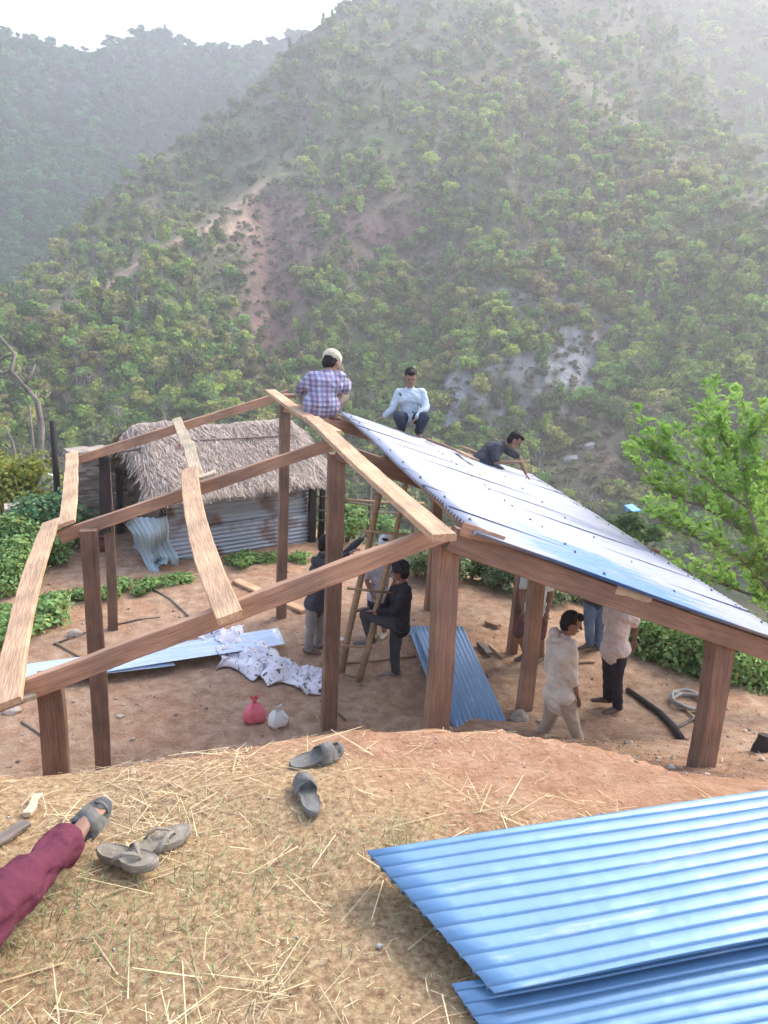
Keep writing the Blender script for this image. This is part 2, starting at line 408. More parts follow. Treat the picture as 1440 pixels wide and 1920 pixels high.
protoL = [crown_leaves(380, 1.0, .62, 8, .115, s) for s in range(6)]
protoN = [crown_leaves(280, .55, .95, 6, .10, 20+s) for s in range(3)]      # slim crowns
protoB = [twig_quads(40+s, 1.9) for s in range(5)]
def scatter(n, xr, yr, DF, crest, dens, seed, lift=.0):
    r = np.random.default_rng(seed); out = []
    X = r.uniform(*xr, n*3); Y = r.uniform(*yr, n*3)
    ok = (Y > interp(X, crest)-1) & (r.uniform(size=len(X)) < dens(X, Y))
    X, Y = X[ok][:n], Y[ok][:n]; P, _ = hill_points(X, Y, DF(X, Y)); return X, Y, P
def place(Q, P, s, a):
    c, sn = math.cos(a), math.sin(a); q = Q.reshape(-1, 3)*s
    q = np.stack([q[:, 0]*c-q[:, 1]*sn, q[:, 0]*sn+q[:, 1]*c, q[:, 2]], 1)+P; return q.reshape(Q.shape)
PAL = np.array([1.52, 1.54, 1.02])*np.array([(.10, .12, .055), (.13, .14, .06), (.09, .15, .05), (.15, .21, .06), (.21, .25, .075), (.19, .18, .08), (.12, .20, .07), (.165, .135, .085)])
def forest(name, n, xr, yr, DF, crest, dens, seed, smin, smax, pal, bare=.2, slim=.2):
    X, Y, P = scatter(n, xr, yr, DF, crest, dens, seed); r = np.random.default_rng(seed+1)
    L, LC, B, BC = [], [], [], []
    for i in range(len(X)):
        s = r.uniform(smin, smax); a = r.uniform(0, 6.28); u = r.uniform()
        nb = bare*(1+1.2*float(fbm(np.array([X[i]*.008]), np.array([Y[i]*.008]), 3, 101)[0]))
        if u < nb:
            q = place(protoB[r.integers(5)], P[i], s*1.05, a); B.append(q); c = np.array([.30, .255, .235])*r.uniform(.7, 1.4); BC.append(np.repeat(c[None], len(q), 0))
            continue
        if u < nb+slim: q = place(protoN[r.integers(3)], P[i]+[0, 0, -.1*s], s*r.uniform(.9, 1.2), a)
        else: q = place(protoL[r.integers(6)], P[i]+[0, 0, .05*s], s, a)
        g2 = float(fbm(np.array([X[i]*.006]), np.array([Y[i]*.006]), 3, 111)[0])
        k = int(np.clip((g2+.5)*len(pal)*.6+r.integers(-1, 4), 0, len(pal)-1))
        c = pal[k]*r.uniform(.7, 1.5); L.append(q)
        cc = np.repeat(c[None], len(q), 0)*r.uniform(.7, 1.3, (len(q), 1)); LC.append(cc)
    o = quads_obj(name, np.concatenate(L), 'forest_leaf', None, np.concatenate(LC)); tag(o, kind='stuff'); tag(o, {'forest': 'leafy wood covering the steep hillside across the valley', 'woodland': 'wood on the far mountain under the peak, blue green haze tint in its leaves', 'treetops': 'pale hazy wood on the slope at upper right'}[name], 'forest')
    if B:
        o = quads_obj('dry_forest', np.concatenate(B), 'forest_twig', None, np.concatenate(BC)); tag(o, 'leafless grey brown trees scattered through the green hillside', 'bare trees', kind='stuff')
def dens1(X, Y):
    d = .95+.6*fbm(X*.011, Y*.011, 3, 121)
    d = d - 1.15*np.exp(-((X-(500+(Y-330)*.08))/70)**2)*sst(320, 400, Y)*sst(760, 600, Y) - 1.0*np.exp(-(((X-720)/100)**2+((Y-425)/60)**2))
    d = d - 1.25*np.exp(-(((X-1030+(Y-680)*.3)/115)**2+((Y-700)/80)**2)) - 1.0*np.exp(-(((X-860)/60)**2+((Y-770)/55)**2)) - 1.0*np.exp(-(((X-1120)/95)**2+((Y-870)/95)**2)) - .7*np.exp(-(((X-1000)/60)**2+((Y-570)/45)**2))
    d = d - .9*np.exp(-((interp(X, K1)-Y+2)/9)**2)*sst(560, 470, X)*sst(60, 160, X) - .6*np.exp(-(((X-430)/60)**2+((Y-430)/35)**2))
    return np.clip(d, .03, 1)
one = lambda X, Y: np.ones_like(X)
forest('forest', 8200, (-250, 1650), (-60, 1080), D1, CR1, dens1, 200, 1.1, 3.1, PAL, bare=.30)
forest('woodland', 6000, (-150, 640), (50, 660), D2, CR2, one, 300, 1.9, 4.3, PAL*np.array([.24, .60, .85]), bare=.03, slim=.05)  # blue of the distant haze is put into these leaf colours
forest('treetops', 700, (1150, 1650), (-60, 520), D3, CR3, one, 400, 2.6, 5.5, PAL, bare=.05)

# low scrub between the trees
def scrub():
    X, Y, P = scatter(7000, (-250, 1650), (-40, 1100), D1, CR1, one, 500); r = np.random.default_rng(501)
    base = [crown_leaves(34, 1, .5, 3, .24, 600+s) for s in range(5)]; L, LC = [], []
    for i in range(len(X)):
        q = place(base[r.integers(5)], P[i], r.uniform(.5, 1.5), r.uniform(0, 6)); L.append(q)
        c = np.array([(.19, .16, .11), (.17, .19, .08), (.21, .17, .12), (.20, .24, .09), (.23, .22, .15)])[r.integers(5)]*r.uniform(.6, 1.25)
        LC.append(np.repeat(c[None], len(q), 0))
    o = quads_obj('scrub', np.concatenate(L), 'forest_leaf', None, np.concatenate(LC)); tag(o, 'low brown and green scrub between the hillside trees', 'scrub', kind='stuff')
scrub()

# ---- haze
def haze(dens):
    mb = MB(); mb.box((100, 350, 150), (1500, 0, 0), (0, 1750, 0), (0, 0, 205))
    o = mb.build('haze'); tag(o, 'pale haze filling the valley air', 'haze', kind='stuff')
    m = bpy.data.materials.new('haze_air'); m.use_nodes = True; n = m.node_tree.nodes; n.remove(n['Principled BSDF'])
    v = n.new('ShaderNodeVolumePrincipled'); v.inputs['Color'].default_value = (.96, .95, .98, 1); v.inputs['Density'].default_value = dens
    v.inputs['Anisotropy'].default_value = .4
    m.node_tree.links.new(v.outputs[0], n['Material Output'].inputs['Volume']); o.data.materials.append(m)
haze(.00105)
# ================================================================== MATERIALS FOR THINGS
def wood(name, c, r=.25, rough=.8):
    m = mat(name, [tuple(v*.82 for v in c), c, tuple(min(1, v*1.2) for v in c)], rough, 9, 6, .5, 20, stretch=(.35, 3.5, 3.5), rand=r, spec=.25)
    n = m.node_tree.nodes; l = m.node_tree.links; b = n['Principled BSDF']; src = b.inputs['Base Color'].links[0].from_socket; tc = n['Texture Coordinate']
    def layer(src, sc, st, p0, p1, lo, hi):
        mp = n.new('ShaderNodeMapping'); mp.inputs['Scale'].default_value = st; l.new(tc.outputs['Object'], mp.inputs[0])
        oi = n.new('ShaderNodeObjectInfo'); ad = n.new('ShaderNodeVectorMath'); ad.operation = 'ADD'; l.new(mp.outputs[0], ad.inputs[0]); l.new(oi.outputs['Random'], ad.inputs[1])
        q = n.new('ShaderNodeTexNoise'); q.inputs['Scale'].default_value = sc; q.inputs['Detail'].default_value = 6; l.new(ad.outputs[0], q.inputs['Vector'])
        r_ = n.new('ShaderNodeValToRGB'); e = r_.color_ramp.elements; e[0].position = p0; e[0].color = (*lo, 1); e[1].position = p1; e[1].color = (*hi, 1); l.new(q.outputs['Fac'], r_.inputs[0])
        x = n.new('ShaderNodeMix'); x.data_type = 'RGBA'; x.blend_type = 'MULTIPLY'; x.inputs['Factor'].default_value = 1; l.new(src, x.inputs['A']); l.new(r_.outputs[0], x.inputs['B']); return x.outputs['Result']
    src = layer(src, 30, (.12, 3, 3), .36, .46, (.80, .77, .75), (1, 1, 1))       # drying cracks and dark grain
    src = layer(src, 2.3, (1, 1, 1), .35, .65, (.70, .72, .74), (1.12, 1.08, 1.04))   # weathering, damp and clay smears
    l.new(src, b.inputs['Base Color'])
    return m
wood('post_wood', (.29, .18, .125)); wood('rafter_wood', (.43, .26, .17), .12); wood('fresh_wood', (.62, .40, .245), .10); wood('pale_wood', (.55, .44, .30), .1)
wood('charred_wood', (.05, .042, .04), .1); wood('pole_wood', (.42, .29, .17), .15); wood('grey_wood', (.22, .18, .15), .2)
mat('stone', [(.34, .28, .22), (.56, .48, .40)], .9, 5, 5, .6, rand=.3)
mat('thatch', [(.27, .22, .19), (.46, .39, .345)], .95, 14, 5, .8, 30, attr='tint', stretch=(1, 1, .4), spec=.1)
mat('white_plastic', [(.72, .71, .72), (.82, .81, .82)], .35, 3, 3, .5, 9, spec=.5)
mat('pink_plastic', [(.66, .13, .16), (.78, .22, .25)], .4, 6, 3, .5, 14, spec=.5)
mat('cream_plastic', [(.66, .64, .58), (.80, .78, .74)], .4, 6, 3, .5, 14, spec=.5)
mat('rubber_grey', [(.13, .125, .11), (.21, .20, .18)], .75, 18, 4, .3, 40)
mat('rubber_olive', [(.20, .17, .13), (.31, .27, .21)], .8, 18, 4, .3, 40)
mat('rubber_dark', [(.05, .05, .05), (.10, .095, .09)], .7, 18)
mat('hose_grey', [(.30, .28, .25), (.42, .39, .35)], .6, 8)
mat('iron', [(.10, .10, .10), (.2, .2, .2)], .5, 8, metallic=.6)

def sheetmat(name, blue, white, cover, rough=.28, metal=.35, coat=.6, scr=6.0, rust=None):
    """painted corrugated steel: paint with streaky patches of a paler tone"""
    m = bpy.data.materials.new(name); m.use_nodes = True; MATS[name] = m
    n = m.node_tree.nodes; l = m.node_tree.links; b = n['Principled BSDF']
    tc = n.new('ShaderNodeTexCoord'); mp = n.new('ShaderNodeMapping'); mp.inputs['Scale'].default_value = (.16, 1.3, 1)
    l.new(tc.outputs['UV'], mp.inputs[0])
    n1 = n.new('ShaderNodeTexNoise'); n1.inputs['Scale'].default_value = scr; n1.inputs['Detail'].default_value = 8; n1.inputs['Roughness'].default_value = .65
    l.new(mp.outputs[0], n1.inputs['Vector'])
    r = n.new('ShaderNodeValToRGB'); e = r.color_ramp.elements; e[0].position = cover; e[0].color = (*blue, 1); e[1].position = cover+.16; e[1].color = (*white, 1)
    l.new(n1.outputs['Fac'], r.inputs[0]); col = r.outputs[0]
    if rust:
        n3 = n.new('ShaderNodeTexNoise'); n3.inputs['Scale'].default_value = 1.6; n3.inputs['Detail'].default_value = 7; l.new(tc.outputs['UV'], n3.inputs['Vector'])
        r3 = n.new('ShaderNodeValToRGB'); r3.color_ramp.elements[0].position = .50; r3.color_ramp.elements[1].position = .60; l.new(n3.outputs['Fac'], r3.inputs[0])
        mx = n.new('ShaderNodeMix'); mx.data_type = 'RGBA'; l.new(r3.outputs[0], mx.inputs['Factor']); l.new(col, mx.inputs['A']); mx.inputs['B'].default_value = (*rust, 1); col = mx.outputs['Result']
    l.new(col, b.inputs['Base Color']); b.inputs['Metallic'].default_value = metal
    mr = n.new('ShaderNodeMapRange'); mr.inputs['From Min'].default_value = .3; mr.inputs['From Max'].default_value = .7
    mr.inputs['To Min'].default_value = rough; mr.inputs['To Max'].default_value = rough+.22; l.new(n1.outputs['Fac'], mr.inputs['Value']); l.new(mr.outputs[0], b.inputs['Roughness'])
    b.inputs['Coat Weight'].default_value = coat; b.inputs['Coat Roughness'].default_value = .25
    bn = n.new('ShaderNodeTexNoise'); bn.inputs['Scale'].default_value = 3.4; bn.inputs['Detail'].default_value = 3; l.new(tc.outputs['UV'], bn.inputs['Vector'])
    bp = n.new('ShaderNodeBump'); bp.inputs['Strength'].default_value = .5; bp.inputs['Distance'].default_value = .03; l.new(bn.outputs['Fac'], bp.inputs['Height']); l.new(bp.outputs[0], b.inputs['Normal'])
    return m
RS = sheetmat('roof_steel', (.04, .17, .46), (.27, .29, .36), .24, .36, .08, .2)
sheetmat('blue_steel', (.14, .28, .45), (.38, .46, .57), .56, .30, .30, .9, 9)
sheetmat('pale_steel', (.50, .62, .78), (.66, .75, .86), .45, .3, .2, .5)
sheetmat('grey_steel', (.33, .37, .41), (.44, .48, .53), .45, .45, .4, .1, 4, rust=(.20, .13, .10))
sheetmat('old_steel', (.36, .45, .48), (.50, .56, .58), .45, .5, .3, .1, 4, rust=None)

def rnd(i, k=0): return random.Random(i*131+k).random()
def frame_of(p0, p1, nrm):
    x = (p1-p0).normalized(); z = Vector(nrm); z = (z-x*z.dot(x)).normalized(); y = z.cross(x)
    return x, y, z
def plank(name, m, root, p0, p1, w, t, nrm, bow=0.0, side=0.0, jag=.003, seed=0, n=14, taper=1.0, wob=.004, cat=None):
    """a sawn board in its own axes: x along, y width, z thickness"""
    p0, p1 = Vector(p0), Vector(p1); x, y, z = frame_of(p0, p1, nrm); L = (p1-p0).length
    r = random.Random(seed+int(L*1000)); vs = []; fs = []; e = min(.006, t*.2)
    ph = [r.uniform(0, 6) for _ in range(6)]
    for i in range(n+1):
        s = i/n; k = 1+(taper-1)*s; cx = s*L
        cy = side*math.sin(math.pi*s)+wob*math.sin(ph[0]+s*5); cz = bow*math.sin(math.pi*s)+wob*.5*math.sin(ph[1]+s*4)
        a = w*k/2+r.uniform(-jag, jag)+.003*math.sin(ph[2]+s*9); b = w*k/2+r.uniform(-jag, jag)+.003*math.sin(ph[3]+s*7); h = t/2
        for (yy, zz) in ((-a+e, -h), (b-e, -h), (b, -h+e), (b, h-e), (b-e, h), (-a+e, h), (-a, h-e), (-a, -h+e)):
            vs.append((cx, cy+yy, cz+zz))
    for i in range(n):
        for q in range(8): fs.append((i*8+q, i*8+(q+1) % 8, (i+1)*8+(q+1) % 8, (i+1)*8+q))
    fs.append(tuple(range(7, -1, -1))); fs.append(tuple(n*8+q for q in range(8)))
    mb = MB(); mb.add(vs, fs); o = mb.build(name, m, root)
    Mx = Matrix(((x.x, y.x, z.x, p0.x), (x.y, y.y, z.y, p0.y), (x.z, y.z, z.z, p0.z), (0, 0, 0, 1)))
    if root is not None: o.matrix_local = Matrix.Translation(-Vector(root.location)) @ Mx
    else: o.matrix_world = Mx
    return o
def corr_sheet(name, m, parent, c00, c10, c01, c11, waves, amp=.011, nl=12, thick=.0012, sag=0.0, endjag=0.0, seed=0, nrm=None, lift=0.0, local=True, fn=None, prof=1.0):
    """corrugated sheet between four corners; ridges run from c00 to c10 (u), waves counted across (v)"""
    c00, c10, c01, c11 = map(Vector, (c00, c10, c01, c11)); nv = waves*(8 if prof == 1 else 12); r = random.Random(seed)
    N = (c10-c00).cross(c01-c00).normalized()
    if N.z < 0: N = -N
    V = []; UV = []; origin = (c00+c10+c01+c11)/4 if local and parent is None else (Vector(parent.location) if parent is not None else Vector())
    Lu = (c10-c00).length; Lv = (c01-c00).length
    for j in range(nv+1):
        v = j/nv; ja = r.uniform(-endjag, endjag) if j == 0 or j % 8 == 0 else ja
        for i in range(nl+1):
            u = i/nl; p = (c00*(1-u)+c10*u)*(1-v)+(c01*(1-u)+c11*u)*v
            ph = 2*math.pi*waves*v; hgt = amp*math.cos(ph) if prof == 1 else amp*(1-2.4*math.exp(-(math.sin(ph/2-math.pi/2)**2)/.022) if True else 0)+.0015*math.cos(ph)
            h = hgt + lift + sag*math.sin(math.pi*u) + .004*math.sin(u*7+v*5+seed)
            q = p+N*h
            if fn: q = fn(q, u, v)
            V.append(q-origin); UV.append((u*Lu, v*Lv))
    F = [(j*(nl+1)+i, j*(nl+1)+i+1, (j+1)*(nl+1)+i+1, (j+1)*(nl+1)+i) for j in range(nv) for i in range(nl)]
    me = bpy.data.meshes.new(name); me.from_pydata([tuple(v) for v in V], [], F); me.update()
    uv = me.uv_layers.new(name='UVMap'); k = 0
    for p in me.polygons:
        for vi in p.vertices: uv.data[k].uv = UV[vi]; k += 1
    o = link(name, me, m, parent, True)
    if parent is None: o.location = origin
    sm = o.modifiers.new('thickness', 'SOLIDIFY'); sm.thickness = thick*2; sm.offset = -1
    return o

# ================================================================== THE SHED FRAME
HR, HE, WX = 3.45, 2.62, 2.5
SL = (HR-HE)/WX
def zr(x): return HR - SL*abs(x)
shed = empty('unfinished_shed', (0, 3.2, 0), 'unfinished timber shed of bare posts and rafters, right slope roofed in shiny corrugated steel', 'shed')
UP = Vector((0, 0, 1)); YV = Vector((0, 1, 0))
def post(x, y, top, w, t, seed, m='post_wood', px=0, zb=None, lean=0.0):
    z0 = (gz(x, y)-.25) if zb is None else zb
    return plank('post', m, shed, (x-lean, y, z0), (x, y, top), w, t, YV, side=.015, seed=seed, wob=.008)
RD = .185                                # rafter depth
post(0.05, 0.11, zr(0)-.0, .165, .13, 1); post(0.02, 3.31, zr(0)-RD+.06, .175, .13, 2); post(0, 6.56, zr(0)-.02, .15, .11, 3)
post(-2.57, .12, zr(2.5)-.02, .15, .12, 4); post(-2.5, 3.13, zr(2.5)-.0, .165, .11, 5); post(-2.5, 6.58, zr(2.5)+.03, .14, .11, 6)
po = post(2.5, .09, zr(2.5)-.10, .19, .14, 7, lean=-.05); post(2.5, 3.2, zr(2.5)-.10, .18, .13, 8, lean=-.04); post(3.1, 4.72, zr(3.1)-.1, .14, .11, 9); post(2.45, 6.5, zr(2.5)-.1, .16, .12, 10)
charr = plank('post', 'charred_wood', shed, (-2.52, 6.49, 1.55), (-2.5, 6.49, 2.63), .15, .05, YV, seed=66)
charr['label'] = 'blackened upper post'
def rafter(x0, x1, y, dep, m='rafter_wood', seed=0, t=.06, a=0, b=0):
    z0, z1 = zr(x0)+a, zr(x1)+b; off = dep/2
    return plank('rafter', m, shed, (x0, y, z0-off), (x1, y, z1-off), dep, t, YV, seed=seed, side=.012, n=20)
rafter(-.02, -2.86, .0, .135, seed=11, a=.09, b=.07); rafter(.04, -2.78, 3.23, .125, seed=12, a=.09, b=.06); rafter(.04, -2.84, 6.47, .12, seed=13, a=.16, b=.15)
rafter(.02, 4.1, .0, .17, 'post_wood', seed=14, t=.07, a=.07, b=-.10); rafter(.0, 4.2, 3.23, .18, 'post_wood', seed=15); rafter(.0, 4.2, 6.47, .165, 'rafter_wood', seed=16)
rafter(.9, 4.75, 7.35, .14, 'rafter_wood', seed=17)

NL = Vector((-SL, 0, 1)).normalized(); NR = Vector((SL, 0, 1)).normalized()
def onL(px, py, lift=.03): return at_plane(px, py, Vector((0, 0, HR))+NL*lift, NL)
def onR(px, py, lift=.03): return at_plane(px, py, Vector((0, 0, HR))+NR*lift, NR)
def onZ(px, py, z): return at_z(px, py, z)
# ridge boards
def ridgept(px, py, z): return at_z(px, py, z)
plank('ridge_board', 'fresh_wood', shed, ridgept(506, 733, 3.64), ridgept(628, 812, 3.60), .155, .045, UP, seed=21, bow=-.02, n=20)
plank('ridge_board', 'fresh_wood', shed, ridgept(584, 784, 3.64), ridgept(834, 1009, 3.57), .165, .05, UP, seed=22, bow=-.03, side=.02, n=24)
plank('ridge_board', 'rafter_wood', shed, ridgept(522, 742, 3.55), ridgept(552, 742, 3.55), .12, .05, UP, seed=23)
# left slope boards
plank('eave_board', 'fresh_wood', shed, onL(134, 850, .19), onL(125, 982, .12), .165, .04, NL, seed=24, side=.02)
plank('eave_board', 'fresh_wood', shed, onL(97, 978, .14), onL(10, 1322, .11), .175, .04, NL, seed=25, side=-.05, n=20)
plank('purlin', 'pale_wood', shed, onL(331, 786, .19), onL(352, 850, .17), .13, .035, NL, seed=26, side=.02)
plank('purlin', 'pale_wood', shed, onL(352, 832, .2), onL(372, 896, .15), .13, .035, NL, seed=27)
plank('purlin', 'pale_wood', shed, onL(372, 896, .16), onL(404, 886, .16), .10, .03, NL, seed=277)
plank('purlin', 'fresh_wood', shed, onL(357, 880, .18), onL(433, 1158, .12), .17, .045, NL, seed=28, side=-.07, n=24)
# light strip tying the near corner
plank('brace', 'pale_wood', shed, at_z(-40, 1335, 2.55), at_z(66, 1304, 2.55), .05, .035, UP, seed=29)
for k, y in enumerate((.0, 3.23)):
    pass
# purlins under the steel
for (px, py, s) in ((905, 1003, 1), (1190, 1112, 2)):   # pale sawn slabs on the near rafter
    P = at_plane(px, py, (0, -.04, 0), (0, 1, 0)); d = Vector((1, 0, -SL)).normalized()
    plank('cleat', 'pale_wood' if s == 2 else 'rafter_wood', shed, P-d*.17, P+d*.17, .10, .012, (0, -1, 0), seed=40+s, taper=.7)

# roof sheets
LF = .075
q00 = onR(856, 977, LF); q01 = onR(641, 774, LF); q11 = onR(1000, 892, LF)
def onRx(px, x):                                            # near gable edge continued past the frame
    return None
e0 = onR(1440, 1150, LF)
q10 = Vector((3.62, -.12, 0)); q10.z = zr(q10.x)-.02
ed = (e0-q11).normalized(); q10 = q11+ed*((q10.y-q11.y)/ed.y); q10.z = min(q10.z, 3.52-.375*q10.x+.035)
q00 = Vector((q00.x, -.12, 0)); q00.z = zr(q00.x)+.085
for k, t_ in enumerate((.04, .33, .64, .95)):
    plank('purlin', 'rafter_wood', shed, q00.lerp(q10, t_)-NR*.045+Vector((0, .1, 0)), q01.lerp(q11, t_)-NR*.045, .10, .03, NR, seed=30+k, n=24)
NS = 9
n = RS.node_tree.nodes; l = RS.node_tree.links      # whitish tone masked out in one patch low on the slope: blue shows
pc = onR(1175, 1082, LF)-Vector(shed.location); tcn = n.new('ShaderNodeTexCoord'); sb = n.new('ShaderNodeVectorMath'); sb.operation = 'SUBTRACT'; sb.inputs[1].default_value = pc
l.new(tcn.outputs['Object'], sb.inputs[0]); ml = n.new('ShaderNodeVectorMath'); ml.operation = 'MULTIPLY'; ml.inputs[1].default_value = (.95, .75, 0); l.new(sb.outputs[0], ml.inputs[0])
ln = n.new('ShaderNodeVectorMath'); ln.operation = 'LENGTH'; l.new(ml.outputs[0], ln.inputs[0]); mr = n.new('ShaderNodeMapRange'); mr.inputs['From Min'].default_value = .35; mr.inputs['From Max'].default_value = 1.1; mr.inputs['To Min'].default_value = .30; mr.inputs['To Max'].default_value = 0; l.new(ln.outputs['Value'], mr.inputs['Value'])
cr_ = n['Color Ramp']; nf = cr_.inputs[0].links[0].from_socket; sbt = n.new('ShaderNodeMath'); sbt.operation = 'SUBTRACT'; l.new(nf, sbt.inputs[0]); l.new(mr.outputs[0], sbt.inputs[1]); l.new(sbt.outputs[0], cr_.inputs[0])
mb = MB(); mb.tube([-NR*.004, NR*.003, NR*.004, NR*.011], [.014, .013, .008, .006], 8); NAIL = bpy.data.meshes.new('roof_nail'); NAIL.from_pydata(mb.v, [], mb.f); NAIL.materials.append(MATS['iron'])
for k in range(NS):
    a, b = k/NS, (k+1)/NS+.012
    dz = UP*0
    A0 = q00.lerp(q01, a); A1 = q10.lerp(q11, a); B0 = q00.lerp(q01, min(b, 1)); B1 = q10.lerp(q11, min(b, 1))
    dn = (A1-A0).normalized(); of = random.Random(k+5).uniform(-.035, .035); A0 = A0+dn*of; B0 = B0+dn*of; A1 = A1+dn*of; B1 = B1+dn*of
    sh = corr_sheet('roof_sheet', 'roof_steel', shed, A0, A1, B0, B1, 11, .015, 14, seed=k, lift=.002+(.0015 if k % 2 else 0))
    for (u, vs) in ((.03, (.5,)), (.36, (.2, .8)), (.64, (.5,)), (.955, (.1, .5, .9))):
        for v in vs:
            v = round(v*11)/11; p = (A0*(1-u)+A1*u)*(1-v)+(B0*(1-u)+B1*u)*v + NR*.018
            o = bpy.data.objects.new('roof_nail', NAIL); C.objects.link(o); o.parent = sh; o.location = p-Vector(shed.location)
# loose timber at the far gable edge
for k, (a, b) in enumerate((((800, 823), (885, 856)), ((866, 838), (900, 850)), ((858, 846), (893, 862)))):
    o = plank('timber_offcut', 'rafter_wood' if k == 0 else 'fresh_wood', None, onR(*a, .13), onR(*b, .13+.02*k), .08, .04, NR, seed=50+k)
    tag(o, ['long brown timber lying along the far edge of the steel roof', 'short pale timber behind the hammering man, upper of two', 'short pale timber behind the hammering man, lower of two'][k], 'timber')

# ================================================================== LADDER
lad = empty('ladder', at_z(656, 1268, 0), 'rough pole ladder leaning up under the roof beside the beanie man', 'ladder')
lb = Vector(lad.location); hf = Vector((math.sin(YAW), math.cos(YAW), 0))
def vp(px, py, base, off=0.0):           # point on the upright plane through base that faces the camera, shifted back by off
    return at_plane(px, py, Vector(base)+hf*off, hf)
def rail(pts, r0, r1):
    mb = MB(); P = [vp(x, y, lb, o) for x, y, o in pts]; k = len(P); mb.tube(P, [r0+(r1-r0)*i/(k-1) for i in range(k)], 10); part(mb, 'rail', 'pole_wood', lad, True)
rail([(640, 1262, -.05), (653, 1190, .02), (672, 1105, .10), (690, 1030, .18), (704, 960, .25), (726, 850, .34)], .048, .04)
rail([(673, 1278, -.1), (690, 1215, -.02), (706, 1140, .06), (722, 1080, .12), (744, 990, .22), (770, 860, .34)], .045, .035)
for (a, b) in (((632, 1210, -.04), (700, 1214, -.04)), ((651, 1103, .06), (738, 1112, .06)), ((676, 995, .17), (774, 1004, .17)), ((640, 1263, -.10), (676, 1272, -.12)), ((700, 925, .24), (768, 928, .24))):
    mb = MB(); mb.tube([vp(*a[:2], lb, a[2]), vp(*b[:2], lb, b[2])], [.019, .017], 8); part(mb, 'rung', 'pole_wood', lad, True)

# ================================================================== STEEL ON THE GROUND
def zsheet(px, py, z): return at_z(px, py, z)
def lay(c, m, label, group, waves, h, ridge, seed, amp=.010, nm='roofing_sheet', sag=0, cat='metal sheet', prof=1.0):
    P = [at_z(px, py, z) for (px, py, z) in c]
    o = corr_sheet(nm, m, None, P[0], P[1], P[2], P[3], waves, amp, 16, seed=seed, lift=h, sag=sag, endjag=.0, prof=prof)
    tag(o, label, cat, group); return o
G1 = 'blue roofing sheets in the foreground'
# corners: start, end along ridges, then the other long side
for k in range(4):
    dx = (0, -3, 4, -2)[k]; zz = 3.115+.012*k
    lay([(690+dx, 1600+dx*.5, zz), (1640, 1455, zz+.15), (929+dx, 1865, zz), (1760, 1700, zz+.15)], 'blue_steel',
        ['bottom blue corrugated sheet of the upper foreground stack', 'second lowest blue corrugated sheet of the foreground stack', 'second from top blue corrugated sheet of the foreground stack',
         'large bright blue corrugated sheet on top of the foreground stack'][k], G1, 11, 0, 0, k+3, amp=.0065, prof=2)
lay([(846, 1850, 3.085), (1700, 1690, 3.24), (1010, 2080, 3.085), (1900, 1900, 3.24)], 'blue_steel', 'lower blue corrugated sheet with pale torn film at the bottom right corner', G1, 9, 0, 0, 9, amp=.0065, prof=2)
# narrow strip of plastic tape folded on the lower sheet
G2 = 'blue corrugated sheets stacked between the posts'
for k, c in enumerate(([(765, 1176), (832, 1362), (800, 1176), (872, 1365)], [(772, 1174), (846, 1364), (868, 1177), (951, 1356)], [(778, 1173), (852, 1364), (866, 1175), (949, 1352)])):
    zz = .06+.035*k
    lay([(x, y, zz) for x, y in c], 'blue_steel', ['bottom blue sheet sticking out left in the pile behind the ridge post', 'middle blue sheet of the pile on the red yard behind the ridge post', 'top blue corrugated sheet of the pile on the red yard behind the ridge post'][k], G2, (6, 11, 11)[k], 0, 0, 20+k, amp=.014)
G3 = 'pale steel sheets on the ground left of the tarp'
lay([(-60, 1262, .10), (300, 1212, .10), (-60, 1296, .10), (330, 1248, .10)], 'pale_steel', 'pale steel sheet at the far left running behind the short post', G3, 8, 0, 0, 31, amp=.008)
lay([(215, 1222, .13), (522, 1179, .16), (190, 1262, .12), (536, 1208, .15)], 'pale_steel', 'pale steel sheet with blue edge ending under the white tarp', G3, 8, 0, 0, 32, amp=.008)

# ================================================================== TARP
def tarp():
    sp = [(376, 1200, 34), (410, 1212, 52), (450, 1228, 66), (490, 1247, 50), (530, 1265, 38), (570, 1280, 38), (604, 1288, 22)]
    n = 90; mw = 34; V = []; xs = np.linspace(0, len(sp)-1, n); r = np.random.default_rng(5)
    X = np.interp(xs, range(len(sp)), [s[0] for s in sp]); Y = np.interp(xs, range(len(sp)), [s[1] for s in sp]); Wd = np.interp(xs, range(len(sp)), [s[2] for s in sp])
    for i in range(n):
        for j in range(mw+1):
            v = j/mw*2-1; px = X[i]+14*v*math.sin(i*.21)+6*math.sin(j*.9+i*.3); py = Y[i]+v*Wd[i]*.62*(1+.25*math.sin(i*.35+v*2))
            P = at_z(px, py, .0); e = 1-abs(v)**3
            h = .03+e*(.10+.13*float(fbm(np.array([i*.11]), np.array([j*.16]), 4, 151)[0]))+.035*abs(math.sin(i*.8+j*.45))*e
            V.append((P.x, P.y, gz(P.x, P.y)+max(h, .012)))
    F = [(i*(mw+1)+j, i*(mw+1)+j+1, (i+1)*(mw+1)+j+1, (i+1)*(mw+1)+j) for i in range(n-1) for j in range(mw)]
    o = np_mesh('tarp', V, F, 'tarp_plastic', None, False); sm = o.modifiers.new('thickness', 'SOLIDIFY'); sm.thickness = .003
    tag(o, 'crumpled white plastic tarp with black print marks on the ground', 'tarp')
m = mat('tarp_plastic', [(.70, .68, .72), (.82, .80, .84)], .4, 3, 3, .4, 12, spec=.5)
n = m.node_tree.nodes; l = m.node_tree.links; tcn = n.new('ShaderNodeTexCoord')
vo = n.new('ShaderNodeTexNoise'); vo.inputs['Scale'].default_value = 15; vo.inputs['Detail'].default_value = 1.5; vo.inputs['Distortion'].default_value = 1.2; l.new(tcn.outputs['Object'], vo.inputs['Vector'])
